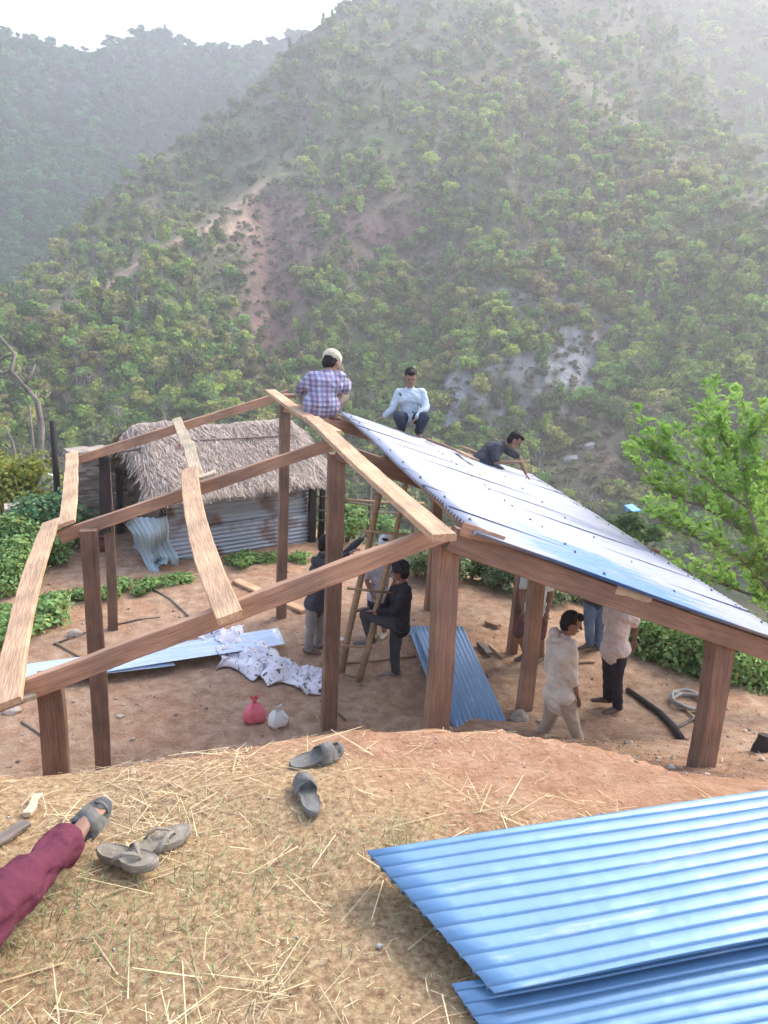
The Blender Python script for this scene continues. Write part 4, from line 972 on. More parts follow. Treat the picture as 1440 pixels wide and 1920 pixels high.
baretree(22, 960, [(20, 900), (30, 860), (24, 830), (10, 800)], .05, 'thin dead shrub with pale twigs below the leafless tree', 2, 19,
         [[(25, 880, 0), (40, 850, .1), (44, 835, .1)], [(28, 860, 0), (12, 840, .1), (4, 835, .1)], [(24, 870, .1), (36, 868, .1), (48, 850, .2)]])

# ---- near tree at right
def near_tree():
    D0 = 10.2; B = at_d(1490, 1330, D0); B.z = gz(B.x, B.y)
    root = empty('leafy_tree', B, 'bright green leafy tree reaching in from the right frame edge', 'tree')
    r = random.Random(12); mb = MB()
    limbs = [[(1495, 1300, 0), (1480, 1180, 0), (1465, 1050, .1), (1440, 930, .2), (1420, 840, .2), (1405, 785, .3)],
             [(1480, 1180, 0), (1440, 1100, -.3), (1380, 1040, -.6), (1310, 1010, -.8), (1240, 985, -.9)],
             [(1465, 1050, .1), (1420, 960, .5), (1370, 900, .8), (1320, 850, .9), (1335, 770, 1.0)],
             [(1465, 1050, .1), (1400, 950, -.2), (1330, 900, -.5), (1270, 870, -.6), (1215, 845, -.7)],
             [(1480, 1180, .1), (1420, 1120, .5), (1340, 1090, .8), (1270, 1080, 1.0)],
             [(1440, 930, .2), (1390, 880, .1), (1360, 830, -.1), (1345, 800, -.2)],
             [(1465, 1050, 0), (1400, 1000, .4), (1320, 950, .6), (1250, 930, .7), (1205, 880, .8)],
             [(1480, 1150, -.2), (1430, 1030, -.6), (1400, 940, -.9), (1390, 860, -1), (1425, 800, -1)]]
    tips = []
    for k, L in enumerate(limbs):
        P = [at_d(x, y, D0+z) for x, y, z in L]; r0_ = .075 if k == 0 else .028
        mb = MB(); mb.tube(P, [r0_*(1-.75*i/len(P)) for i in range(len(P))], 7); part(mb, 'trunk' if k == 0 else 'branch', 'bark_grey', root, True)
        for i in range(len(P)-1):
            for q in range(7 if k else 5):
                s = r.random(); p = P[i].lerp(P[i+1], s); d = (P[i+1]-P[i]).normalized()
                e = (d+Vector((r.uniform(-1, 1), r.uniform(-1, 1), r.uniform(-.3, 1)))*.9).normalized()*r.uniform(.25, .65)
                tips.append((p, p+e*.5+Vector((0, 0, .03)), p+e+Vector((0, 0, .06))))
    mb = MB()
    for t in tips: mb.tube(t, [.008, .006, .003], 4)
    part(mb, 'twigs', 'bark_grey', root)
    V, F, cols = [], [], []
    def leafq(p, d, L):
        nrm = Vector((r.gauss(0, .6), r.gauss(0, .6), 1)).normalized(); s = d.cross(nrm).normalized()*L*.23; nr = s.cross(d).normalized()
        b = len(V); mid = p+d*L*.5-nr*L*.05; tip = p+d*L-nr*L*.16-UP*L*.1
        V.extend([p, p+d*L*.35+s+nr*L*.06, p+d*L*.72+s*.75-nr*L*.02, tip, p+d*L*.72-s*.75-nr*L*.02, p+d*L*.35-s+nr*L*.06, mid, mid])
        F.append((b, b+1, b+2, b+6)); F.append((b+6, b+2, b+3, b+4)); F.append((b, b+6, b+4, b+5))
        c = r.uniform(.7, 1.35); y = r.uniform(.85, 1.15); cols.extend([(c*y, c, c*.9)]*8)
    for t in tips:
        n = r.randrange(12, 22)
        for i in range(n):
            s = (i+.5)/n; p = t[0].lerp(t[1], s*2) if s < .5 else t[1].lerp(t[2], s*2-1); d = (t[2]-t[0]).normalized()
            e = (d*.6+Vector((r.gauss(0, .7), r.gauss(0, .7), r.gauss(.25, .5)))).normalized(); leafq(p, e, r.uniform(.09, .17))
        for i in range(6): e = ((t[2]-t[1]).normalized()+Vector((r.gauss(0, .6), r.gauss(0, .6), r.gauss(.3, .4)))).normalized(); leafq(t[2], e, r.uniform(.08, .14))
    L0 = Vector(root.location); np_mesh('crown', [tuple(v-L0) for v in V], F, 'tree_leaf', root, False, None)
near_tree()

# ---- separate trees: small ones below the yard and the large ones low on the hillside
def crownmesh(name, Q, m): return proto_mesh(name, Q, m)
crownmesh('t_green0', crown_leaves(700, 1, .62, 9, .085, 801), 'leaf_green'); crownmesh('t_green1', crown_leaves(700, .8, .8, 9, .08, 802), 'leaf_green')
crownmesh('t_olive0', crown_leaves(650, 1, .62, 8, .085, 803), 'leaf_olive'); crownmesh('t_olive1', crown_leaves(600, .7, .9, 8, .08, 804), 'leaf_olive')
TR = []
for s in range(3):
    Q = trunk_quads(.75, .05, s); me = proto_mesh('tr%d' % s, Q, 'bark_grey'); TR.append(me)
BT = [proto_mesh('bt%d' % s, twig_quads(60+s, 1.9), 'bark_grey') for s in range(3)]
def tree(P, s, kind, label, group, name='tree'):
    root = empty(name, P, label, 'tree', group); root.rotation_euler.z = random.uniform(0, 6.28); root.scale = (s, s, s*random.uniform(.85, 1.15))
    if kind == 'bare':
        o = bpy.data.objects.new('trunk', BT[random.randrange(3)]); C.objects.link(o); o.parent = root; return root
    o = bpy.data.objects.new('crown', BP['t_%s%d' % (kind, random.randrange(2))]); C.objects.link(o); o.parent = root; o.location.z = .15
    o = bpy.data.objects.new('trunk', TR[random.randrange(3)]); C.objects.link(o); o.parent = root
    return root
random.seed(99)
for (px, py, dd_, s, kind, lb_) in [(1160, 1010, 26, 1.1, 'green', 'small green tree left of the blue tarp on the far slope'), (1214, 1015, 27, .75, 'green', 'small round tree right of the blue tarp on the far slope')]:
    P = at_d(px, py, dd_); g_ = gz(P.x, P.y); 
    root = empty('tree', (P.x, P.y, g_), lb_, 'tree'); h = (P.z-g_)
    me = bpy.data.meshes.new('trunk'); mb = MB(); mb.tube([(0, 0, -.3), (.1, 0, h*.5), (0, .1, h+.2)], [.16, .12, .07], 8); o = mb.build('trunk', 'bark_grey', root, True)
    o = bpy.data.objects.new('crown', BP['t_green0']); C.objects.link(o); o.parent = root; o.location.z = h-.1; o.scale = (s, s, s)
LG = {'green': 'green leafy tree low on the hillside across the valley', 'olive': 'olive brown leafy tree low on the hillside across the valley', 'bare': 'leafless grey tree low on the hillside across the valley'}
GRP = {'green': 'green trees on the hillside', 'olive': 'olive trees on the hillside', 'bare': 'leafless trees on the hillside'}
X, Y, P = scatter(120, (-40, 1480), (600, 1060), D1, CR1, dens1, 900)
for i in range(len(X)):
    k = random.choice(['green', 'green', 'olive', 'olive', 'bare']); tree(Vector(P[i])-UP*.3, random.uniform(2.4, 4.4), k, LG[k], GRP[k])
cnt = 0
while cnt < 70:                          # trees on the wild slope between the yard and the valley floor
    px, d = random.uniform(820, 1560), random.uniform(19, 95); q = at_d(px, 900, d); z = gz(q.x, q.y)
    if z > -4.0: continue
    cnt += 1; k = random.choice(['green', 'green', 'olive', 'bare'])
    tree(Vector((q.x, q.y, z-.2)), random.uniform(1.1, 2.3)*(1+d/90), k, {'green': 'green tree on the slope falling away below the yard', 'olive': 'olive tree on the slope falling away below the yard', 'bare': 'leafless tree on the slope falling away below the yard'}[k], {'green': 'green trees below the yard', 'olive': 'olive trees below the yard', 'bare': 'leafless trees below the yard'}[k])
# blue roof and pale slab far below
P = at_d(1186, 953, 50); mb = MB(); mb.box((0, 0, 0), (.38, .1, 0), (-.1, .35, .12), (0, 0, .04)); mb.box((0, 0, -.8), (.3, .06, 0), (-.06, .25, 0), (0, 0, .75)); o = mb.build('blue_tarp_shelter', mat('blue_tarp', [(.04, .25, .65), (.08, .35, .75)], .5)); o.location = P; tag(o, 'tiny blue tarp shelter between two trees on the far slope', 'shelter')
for k, (px, py, w, h, lb_) in enumerate([(1072, 862, 1.6, .8, 'long pale boulder on the purple scree slope'), (1105, 838, 1.1, .9, 'round pale boulder above the long one on the scree'), (1230, 815, 1.8, .8, 'flat tan boulder above the leafy tree')]):
    Xp, Yp = np.array([float(px)]), np.array([float(py)]); Pp, _ = hill_points(Xp, Yp, D1(Xp, Yp)); bm = bmesh.new(); bmesh.ops.create_icosphere(bm, subdivisions=2, radius=1)
    for v in bm.verts: kk = 1+.3*float(fbm(np.array([v.co.x*2+k]), np.array([v.co.y*2+v.co.z]), 2, k)[0]); v.co = Vector((v.co.x*w*kk, v.co.y*w*.7*kk, v.co.z*h*kk+v.co.x*.3))
    me = bpy.data.meshes.new('boulder'); bm.to_mesh(me); bm.free(); o = link('boulder', me, mat('pale_rock%d' % k, [(.26, .23, .22), (.38, .34, .32)], .9, 1)); o.location = Pp[0]; tag(o, lb_, 'boulder')

# ================================================================== GROUND COVER
def blades(name, P, Dv, L, Wd, cols, m, label, cat):
    """flat stalks: P start, Dv unit direction, L length, Wd width"""
    n = len(P); s = np.cross(Dv, np.array([0, 0, 1.0])); s /= np.linalg.norm(s, axis=1)[:, None]+1e-9; s = s*Wd[:, None]/2
    Q = np.stack([P-s, P+s, P+Dv*L[:, None]+s*.6, P+Dv*L[:, None]-s*.6], 1); o = quads_obj(name, Q, m, None, cols); tag(o, label, cat, kind='stuff')
mat('straw_stalk', [(.85, .85, .85), (1.15, 1.15, 1.15)], .6, 3, 2, attr='tint', spec=.3)
r = np.random.default_rng(77); n = 150000
x = r.uniform(-4.2, 3.6, n); y = r.uniform(-4.4, .4, n); e = np.interp(x, EX, EY); u = y-e
pr = sst(.35, -.45, u)*(.10+.90*sst(-.15, .35, fbm(x*1.6, y*1.6, 3, 171)))*(1-.80*sst(-1.0, -.1, x+.5*u)*sst(-1.35, -.4, u))
pr *= 1-.75*np.exp(-(((x+.75)/.5)**2+((y+2.35)/.35)**2))
k = r.uniform(size=n) < pr; x, y = x[k], y[k]; n = len(x)
lng = r.uniform(size=n) < .11
L = np.where(lng, r.uniform(.08, .30, n), r.uniform(.010, .055, n)); Wd = np.where(lng, r.uniform(.0020, .0048, n), r.uniform(.0012, .0034, n))
a = r.uniform(0, 6.283, n)+.6*np.round(fbm(x*2, y*2, 2, 181)*3); x2, y2 = x+np.cos(a)*L, y+np.sin(a)*L
z = ground_h(x, y)+r.uniform(.003, .016, n); z2 = ground_h(x2, y2)+r.uniform(.003, .022, n)+np.where(lng, r.uniform(0, .03, n), 0)
D = np.stack([x2-x, y2-y, z2-z], 1); D /= np.linalg.norm(D, axis=1)[:, None]
c = np.array([.66, .52, .30])*r.uniform(.5, 1.3, (n, 1))*np.array([1, 1, 1])+r.uniform(-.03, .03, (n, 3))
blades('straw', np.stack([x, y, z], 1), D, L, Wd, np.clip(c, .05, 1), 'straw_stalk', 'yellow straw scattered over the near dirt bank', 'straw')
# a few hundred stalks blown over the yard
n = 1500; x = r.uniform(-3.5, 5.5, n); y = r.uniform(0, 8, n); L = r.uniform(.02, .12, n); a = r.uniform(0, 6.28, n); z = ground_h(x, y)+.008
D = np.stack([np.cos(a), np.sin(a), r.uniform(0, .1, n)], 1); c = np.array([.52, .42, .28])*r.uniform(.5, 1.3, (n, 1))
blades('straw', np.stack([x, y, z], 1), D, L, r.uniform(.004, .009, n), c, 'straw_stalk', 'stray stalks and wood shavings on the yard dirt', 'straw')
# green tufts
T = []
for (px, py, q, w) in [(375, 1560, 40, .16), (240, 1770, 150, .22), (375, 1660, 90, .14), (90, 1690, 160, .16), (480, 1540, 16, .1), (545, 1640, 60, .14), (300, 1560, 20, .12), (735, 1580, 60, .10), (700, 1790, 30, .2), (610, 1590, 20, .12),
                    (1070, 1440, 50, .10), (430, 1740, 60, .22), (150, 1600, 20, .1), (250, 1860, 40, .2), (560, 1780, 30, .2), (380, 1450, 12, .12), (60, 1780, 60, .2)]:
    Pg = on_ground(px, py, 3 if py > 1450 else 2.5)
    for _ in range(int(q*2.4)): T.append((Pg.x+r.normal()*w, Pg.y+r.normal()*w*.7))
T = np.array(T); n = len(T); a = r.uniform(0, 6.28, n); D = np.stack([np.cos(a)*.7, np.sin(a)*.7, r.uniform(.3, 1.3, n)], 1); D /= np.linalg.norm(D, axis=1)[:, None]
c = np.array([.17, .25, .10])*r.uniform(.6, 1.6, (n, 1)); c[r.uniform(size=n) < .3] = (.35, .32, .14)
blades('grass', np.stack([T[:, 0], T[:, 1], ground_h(T[:, 0], T[:, 1])-.003], 1), D, r.uniform(.02, .065, n), r.uniform(.0018, .0035, n), c, 'straw_stalk', 'small green grass tufts in the straw', 'grass')
# tall dry grass at the left, behind the thicket
n = 5000; x = r.uniform(-9.5, -4.3, n); y = r.uniform(10.5, 17, n); a = r.uniform(0, 6.28, n); D = np.stack([np.cos(a)*.25, np.sin(a)*.25, np.ones(n)], 1); D /= np.linalg.norm(D, axis=1)[:, None]
c = np.array([.42, .36, .16])*r.uniform(.5, 1.3, (n, 1)); blades('grass', np.stack([x, y, ground_h(x, y)], 1), D, r.uniform(.4, 1.2, n), r.uniform(.008, .02, n), c, 'straw_stalk', 'tall dry grass behind the bushes at left', 'grass')
# low weeds on wild ground round the yard
x = r.uniform(-12, 16, 60000); y = r.uniform(2, 22, 60000)
dd2 = np.maximum.reduce([x-6.4+.27*(y-3), (x-5.3)*.77+(y-6.8)*.64-.2, np.where(y > 6, -x-4.3-.25*(y-7), -x-7), y-13]); k = (dd2 > .05) & (r.uniform(size=len(x)) < .55); x, y = x[k], y[k]; n = len(x)
a = r.uniform(0, 6.28, n); D = np.stack([np.cos(a), np.sin(a), r.uniform(.2, 1.5, n)], 1); D /= np.linalg.norm(D, axis=1)[:, None]
c = np.array([.13, .20, .07])*r.uniform(.5, 1.6, (n, 1)); q = r.uniform(size=n) < .3; c[q] = np.array([.30, .24, .14])*r.uniform(.6, 1.2, (q.sum(), 1))
blades('weeds', np.stack([x, y, ground_h(x, y)-.01], 1), D, r.uniform(.06, .28, n), r.uniform(.012, .04, n), c, 'straw_stalk', 'rough weeds on the slope round the yard', 'weeds')
# gravel and clods
def gravel():
    n = 8000; x = r.uniform(-4.5, 6.3, n); y = np.concatenate([r.uniform(-.5, 9, n//2), r.uniform(-4, 2, n-n//2)]); s = r.uniform(.004, .014, n)*np.where(r.uniform(size=n) < .06, 2.6, 1)*np.where(y < -1, .55, 1)
    z = ground_h(x, y)+s*.3; o_ = np.array([(1, 0, 0), (0, 1, 0), (-1, 0, 0), (0, -1, 0), (0, 0, 1), (0, 0, -1)], float); f = np.array([(0, 1, 4), (1, 2, 4), (2, 3, 4), (3, 0, 4), (1, 0, 5), (2, 1, 5), (3, 2, 5), (0, 3, 5)])
    V = np.stack([x, y, z], 1)[:, None]+o_[None]*s[:, None, None]*r.uniform(.6, 1.4, (n, 6, 1))*np.array([1, 1, .7]); F = (f[None]+6*np.arange(n)[:, None, None]).reshape(-1, 3)
    c = np.array([(.46, .36, .29), (.26, .17, .12), (.36, .28, .22), (.50, .46, .42)])[r.integers(4, size=n)]*r.uniform(.7, 1.2, (n, 1)); o = np_mesh('gravel', V.reshape(-1, 3), F, 'straw_stalk', None, False, np.repeat(c, 6, 0)); tag(o, 'small stones and clods on the bare dirt', 'gravel', kind='stuff')
gravel()
# ================================================================== PEOPLE
def skinmat(name, c): mat(name, [tuple(v*.9 for v in c), tuple(v*1.1 for v in c)], .55, 6, 3, .1, 40, spec=.35, sss=.05)
skinmat('skin', (.30, .165, .11)); skinmat('skin_light', (.42, .25, .18)); skinmat('skin_dark', (.20, .105, .07))
def cloth(name, c, v=.16, r_=.9): mat(name, [tuple(max(0, x*(1-v)) for x in c), c, tuple(min(1, x*(1+v)) for x in c)], r_, 5, 5, .5, 26, spec=.15)
cloth('hair', (.018, .014, .013), .4, .6); cloth('cloth_black', (.035, .033, .04)); cloth('cloth_charcoal', (.075, .075, .085)); cloth('cloth_navy', (.045, .055, .075))
cloth('cloth_khaki', (.36, .30, .22)); cloth('cloth_beige', (.70, .62, .52)); cloth('cloth_sand', (.46, .37, .28)); cloth('cloth_white', (.66, .68, .66)); cloth('cloth_maroon', (.16, .085, .085)); cloth('cloth_wine', (.135, .034, .055))
cloth('cloth_greywhite', (.50, .49, .53)); cloth('cloth_lightblue', (.50, .56, .62)); cloth('cloth_denim', (.13, .19, .29), .3); cloth('cloth_red', (.38, .10, .08)); cloth('cloth_cream', (.62, .55, .40)); cloth('cloth_browngrey', (.25, .20, .16)); cloth('eye_dark', (.02, .015, .012), .1, .3)
cloth('cloth_pinkbeige', (.62, .52, .46)); cloth('shoe_dark', (.05, .045, .045)); cloth('shoe_brown', (.16, .11, .09)); cloth('lip', (.22, .09, .07), .1, .5); cloth('sole_grey', (.22, .21, .2))
def plaidmat():
    m = bpy.data.materials.new('cloth_plaid'); m.use_nodes = True; MATS['cloth_plaid'] = m; n = m.node_tree.nodes; l = m.node_tree.links; b = n['Principled BSDF']; b.inputs['Roughness'].default_value = .9
    tc = n.new('ShaderNodeTexCoord'); col = None
    def stripes(direction, sc, lo):
        w = n.new('ShaderNodeTexWave'); w.wave_type = 'BANDS'; w.bands_direction = direction; w.inputs['Scale'].default_value = sc; w.inputs['Distortion'].default_value = .8; w.inputs['Detail'].default_value = 1; w.inputs['Detail Scale'].default_value = .6
        l.new(tc.outputs['Object'], w.inputs['Vector']); r = n.new('ShaderNodeValToRGB'); e = r.color_ramp.elements; e[0].position = .35; e[0].color = (*lo, 1); e[1].position = .65; e[1].color = (1, 1, 1, 1); l.new(w.outputs['Fac'], r.inputs[0]); return r.outputs[0]
    a = stripes('X', 5.5, (.60, .58, .72)); c = stripes('Z', 5.5, (.62, .60, .72)); d = stripes('X', 2.2, (.84, .68, .72))
    mx = n.new('ShaderNodeMix'); mx.data_type = 'RGBA'; mx.blend_type = 'MULTIPLY'; mx.inputs['Factor'].default_value = 1; l.new(a, mx.inputs['A']); l.new(c, mx.inputs['B'])
    m2 = n.new('ShaderNodeMix'); m2.data_type = 'RGBA'; m2.blend_type = 'MULTIPLY'; m2.inputs['Factor'].default_value = 1; l.new(mx.outputs['Result'], m2.inputs['A']); l.new(d, m2.inputs['B'])
    m3 = n.new('ShaderNodeMix'); m3.data_type = 'RGBA'; m3.blend_type = 'MULTIPLY'; m3.inputs['Factor'].default_value = 1; l.new(m2.outputs['Result'], m3.inputs['A']); m3.inputs['B'].default_value = (.50, .52, .60, 1); l.new(m3.outputs['Result'], b.inputs['Base Color'])
plaidmat()

class Prims:
    def __init__(s): s.mb = MB()
    def cap(s, a, b, ra, rb, flat=1.0, side=None, n=14):
        """closed tapering limb from a to b; flat squeezes it across 'side'"""
        a, b = Vector(a), Vector(b); t = b-a; L = t.length
        if L < 1e-5: t = Vector((0, 0, 1))
        t = t.normalized(); sd_ = Vector(side) if side is not None else t.cross(Vector((.31, .2, .93)))
        sd_ = (sd_-t*sd_.dot(t)).normalized(); o = t.cross(sd_); rings = []
        for w in (-90, -60, -30, 0): rings.append((a+t*ra*math.sin(R_(w)), max(1e-4, ra*math.cos(R_(w)))))
        rings.append((a.lerp(b, .5), (ra+rb)/2))
        for w in (0, 30, 60, 90): rings.append((b+t*rb*math.sin(R_(w)), max(1e-4, rb*math.cos(R_(w)))))
        vs = []; fs = []
        for c, r in rings:
            for q in range(n): w = 6.2832*q/n; vs.append(c+sd_*math.cos(w)*r+o*math.sin(w)*r*flat)
        k = len(rings)
        for i in range(k-1):
            for q in range(n): fs.append((i*n+q, i*n+(q+1) % n, (i+1)*n+(q+1) % n, (i+1)*n+q))
        fs.append(tuple(range(n-1, -1, -1))); fs.append(tuple((k-1)*n+q for q in range(n))); s.mb.add(vs, fs)
    def ell(s, c, ax, ay, az, n=16):
        c = Vector(c); vs = []; fs = []
        for i in range(n//2+1):
            p = math.pi*i/(n//2); st, ct = max(.001, math.sin(p)), math.cos(p)
            for q in range(n): w = 6.2832*q/n; vs.append(c+ax*st*math.cos(w)+ay*st*math.sin(w)+az*ct)
        for i in range(n//2):
            for q in range(n): fs.append((i*n+q, (i+1)*n+q, (i+1)*n+(q+1) % n, i*n+(q+1) % n))
        fs.append(tuple(range(n))); fs.append(tuple((n//2)*n+q for q in range(n-1, -1, -1))); s.mb.add(vs, fs)
    def fuse(s, name, m, root, vox, sm=4, wrinkle=0.0, wfreq=9.0, seed=0):
        """melt the overlapping pieces into one continuous surface"""
        L = Vector(root.location); me = bpy.data.meshes.new('tmp'); me.from_pydata([tuple(Vector(v)-L) for v in s.mb.v], [], s.mb.f)
        o = bpy.data.objects.new('tmp', me); C.objects.link(o)
        q = o.modifiers.new('r', 'REMESH'); q.mode = 'VOXEL'; q.voxel_size = vox
        if sm: w = o.modifiers.new('s', 'SMOOTH'); w.iterations = sm; w.factor = .5
        bpy.context.view_layer.update(); dg = bpy.context.evaluated_depsgraph_get(); nm = bpy.data.meshes.new_from_object(o.evaluated_get(dg))
        bpy.data.objects.remove(o); bpy.data.meshes.remove(me)
        if wrinkle:
            k = len(nm.vertices); co = np.empty(k*3, np.float32); nm.vertices.foreach_get('co', co); co = co.reshape(-1, 3); no = np.empty(k*3, np.float32); nm.vertex_normals.foreach_get('vector', no); no = no.reshape(-1, 3)
            a = fbm(co[:, 0]*wfreq+co[:, 2]*wfreq*.7+seed, co[:, 1]*wfreq-co[:, 2]*wfreq*.9, 3, seed+3); b = np.abs(fbm(co[:, 2]*wfreq*1.6+co[:, 0]*4, co[:, 0]*wfreq+co[:, 1]*wfreq, 2, seed+9))
            co = co+no*((a*.8-b*.9)*wrinkle)[:, None]; nm.vertices.foreach_set('co', co.ravel())
        nm.materials.clear(); return link(name, nm, m, root, True)

def person(base, J, face, label, skin='skin', shirt=None, sleeve=1.0, pants=None, pant=1.0, shoes=None, hair='hair', cap=None, sh_hem=.10, loose=1.0, pl=1.0, name_parts=None, fingers_curl=.5, headtilt=None, bare=False, seed=0, head_r=1.16, hood=None, collar=None, cuff=None, vneck=None, wrk=1.0):
    """J: joint -> (photo x, photo y, metres further away) on the upright plane through base, or a Vector"""
    base = Vector(base); P = {k: (v if isinstance(v, Vector) else vp(v[0], v[1], base, v[2])) for k, v in J.items()}
    root = empty('person', base, label, 'person'); B = Prims(); face = Vector(face).normalized()
    nk, hd, pe, ch = P['neck'], P['head'], P['pelvis'], P['chest']; shv = (P['shR']-P['shL']); hv = (P['hiR']-P['hiL'])
    sside = shv.normalized() if shv.length > .02 else face.cross(UP); hside = hv.normalized() if hv.length > .02 else sside
    hup = (hd-nk).normalized() if headtilt is None else Vector(headtilt).normalized(); fd = (face-hup*face.dot(hup)).normalized(); sd_ = fd.cross(hup); k = head_r
    # head
    B.ell(hd+hup*.015*k, sd_*.074*k, fd*.093*k, hup*.105*k); B.ell(hd+fd*.028*k-hup*.062*k, sd_*.056*k, fd*.062*k, hup*.056*k); B.ell(hd+fd*.062*k-hup*.095*k, sd_*.026*k, fd*.024*k, hup*.02*k)
    B.cap(hd+fd*.088*k+hup*.012*k, hd+fd*.108*k-hup*.022*k, .009*k, .016*k); B.ell(hd+fd*.082*k-hup*.055*k, sd_*.026*k, fd*.014*k, hup*.011*k); B.cap(hd+fd*.082*k+hup*.028*k-sd_*.03*k, hd+fd*.082*k+hup*.028*k+sd_*.03*k, .012*k, .012*k)
    for q in (-1, 1): B.ell(hd+sd_*.077*k*q-hup*.008*k-fd*.005, sd_*.012*k, fd*.020*k, hup*.032*k)
    B.cap(nk-(hd-nk)*.1, hd-hup*.05-fd*.012, .056, .052)
    # trunk
    B.cap(P['shL'], P['shR'], .055, .055); B.cap(ch+sside*.055, ch-sside*.055, .115, .115, .85, sside); B.cap(ch, nk, .10, .055); B.cap((ch+pe)/2+sside*.03, (ch+pe)/2-sside*.03, .108, .108, .85, sside)
    B.cap(ch, pe, .12, .115, .85, sside); B.cap(P['hiL'], P['hiR'], .10, .10)
    T = Prims(); Sx = Prims(); lo = loose
    for s in 'LR':
        sh, el, wr = P['sh'+s], P['el'+s], P['wr'+s]; hi, kn, an = P['hi'+s], P['kn'+s], P['an'+s]
        B.cap(sh, el, .050, .038); B.cap(el, el.lerp(wr, .4), .038, .036); B.cap(el.lerp(wr, .4), wr, .036, .025)
        B.cap(hi, kn, .085, .055); B.cap(kn, kn.lerp(an, .4), .052, .052); B.cap(kn.lerp(an, .4), an, .052, .034)
        # hand
        hdir = (P['ha'+s]-wr).normalized(); pn = Vector(J.get('palm'+s, (0, 0, -1))); pn = (pn-hdir*pn.dot(hdir)).normalized() if abs(pn.normalized().dot(hdir)) < .97 else hdir.cross(sside).normalized(); ws = hdir.cross(pn)
        pc = wr+hdir*.075; B.cap(wr+hdir*.01, pc, .026, .036, .42, ws)
        for f, (off, l1) in enumerate(((-.029, .036), (-.010, .042), (.010, .039), (.028, .030))):
            a0 = pc+ws*off+hdir*.012; d1 = (hdir+pn*.25*fingers_curl).normalized(); d2 = (hdir+pn*1.2*fingers_curl).normalized(); d3 = (hdir*.8+pn*2.2*fingers_curl).normalized()
            a1 = a0+d1*l1; a2 = a1+d2*l1*.72; a3 = a2+d3*l1*.5; B.cap(a0, a1, .0098, .009, n=8); B.cap(a1, a2, .009, .0083, n=8); B.cap(a2, a3, .0083, .0072, n=8)
        tb = wr+hdir*.03-ws*.028; t1 = tb+(hdir*.6-ws*.9+pn*.3).normalized()*.036; t2 = t1+(hdir*.9-ws*.35+pn*.5).normalized()*.032; B.cap(tb, t1, .013, .0105, n=8); B.cap(t1, t2, .0105, .009, n=8)
        # foot
        to = P['to'+s]; fdir = (to-an).normalized(); foff = Vector((0, 0, -.035)); hl_ = an+foff-fdir*.045; B.cap(hl_, an+foff*.6+fdir*.04, .034, .036); B.cap(an+foff*.7+fdir*.03, to+Vector((0, 0, .006)), .036, .026, .75, fdir.cross(UP))
        for f in range(5): B.cap(to+fdir.cross(UP)*(.028-.014*f)+fdir*.0, to+fdir.cross(UP)*(.030-.0145*f)+fdir*(.032-.004*f), .012-.001*f, .010-.001*f, n=8)
        if shoes:
            Z = Prims(); Z.cap(hl_-UP*.004, an+foff*.8+fdir*.03, .044, .045); Z.cap(an+foff*.8+fdir*.03, to+fdir*.02+UP*.004, .046, .034, .8, fdir.cross(UP)); Z.cap(an+foff*.2, an-foff*.2, .042, .044)
            Z.fuse('shoe', shoes, root, .011, 3)
        # trousers
        if pants:
            pe_ = kn.lerp(an, max(0, pant*2-1)) if pant > .5 else hi.lerp(kn, pant*2)
            if pant > .5: T.cap(hi, kn, .112*pl, .078*pl); T.cap(kn, pe_, .078*pl, (.064 if pant > .9 else .07)*pl); T.cap(pe_, pe_.lerp(kn, .12), .068*pl, .066*pl)
            else: T.cap(hi, pe_, .115*pl, .10*pl)
        if shirt:
            if sleeve > 1: e1 = el.lerp(wr, sleeve-1); Sx.cap(sh, el, .066*lo, .056*lo); Sx.cap(el, e1, .056*lo, .045*lo)
            else: e1 = sh.lerp(el, sleeve); Sx.cap(sh, e1, .068*lo, .066*lo)
    B.fuse('body', skin, root, .0085, 2)
    tdir = (pe-ch).normalized()
    if pants:
        T.cap(P['hiL'], P['hiR'], .118*pl, .118*pl); T.cap(pe+sside*.02, pe-tdir*.10, .125*pl, .122*pl, .9, sside); T.fuse('trousers', pants, root, .012 if wrk == 1 else .009, 4, .012*wrk, 11 if wrk == 1 else 8, seed)
    if shirt:
        Sx.cap(P['shL'], P['shR'], .070*lo, .070*lo); Sx.cap(ch+sside*.06, ch-sside*.06, .132*lo, .132*lo, .86, sside); Sx.cap(ch, nk-(hd-nk)*.1, .115*lo, .072); Sx.cap(ch, pe, .140*lo, .142*lo, .88, sside); Sx.cap(pe, pe+tdir*sh_hem, .142*lo, .15*lo, .9, hside)
        Sx.cap(P['hiL']-tdir*.02, P['hiR']-tdir*.02, .128*lo, .128*lo); Sx.fuse('shirt', shirt, root, .012, 4, .016, 9, seed+5)
    if collar:
        Z = Prims()
        for q in (-1, 1): Z.cap(nk+sd_*.05*q-fd*.02, nk+fd*.075+sd_*.035*q-UP*.035, .022, .016, .5); Z.cap(nk+sd_*.05*q-fd*.02, nk-fd*.055, .022, .02, .6)
        Z.fuse('collar', collar, root, .009, 2)
    if hood:
        Z = Prims()
        for w in range(12): a_ = w*math.pi/6; b_ = a_+math.pi/6; f_ = lambda t: nk+sd_*.085*math.cos(t)-fd*(.04+.085*math.sin(t))-UP*(.03+.05*max(0, math.sin(t))); Z.cap(f_(a_), f_(b_), .04, .04)
        Z.cap(nk-fd*.12-UP*.02, nk-fd*.13-UP*.15, .07, .03); Z.fuse('hood', hood, root, .011, 3, .012, 14, 3)
    if vneck:
        Z = Prims(); Z.cap(P['shL']+face*.10+UP*.05, pe.lerp(ch, .35)+face*.15+sside*.08, .012, .012); Z.fuse('strap', vneck, root, .008, 1)
    # hair and headwear
    H = Prims()
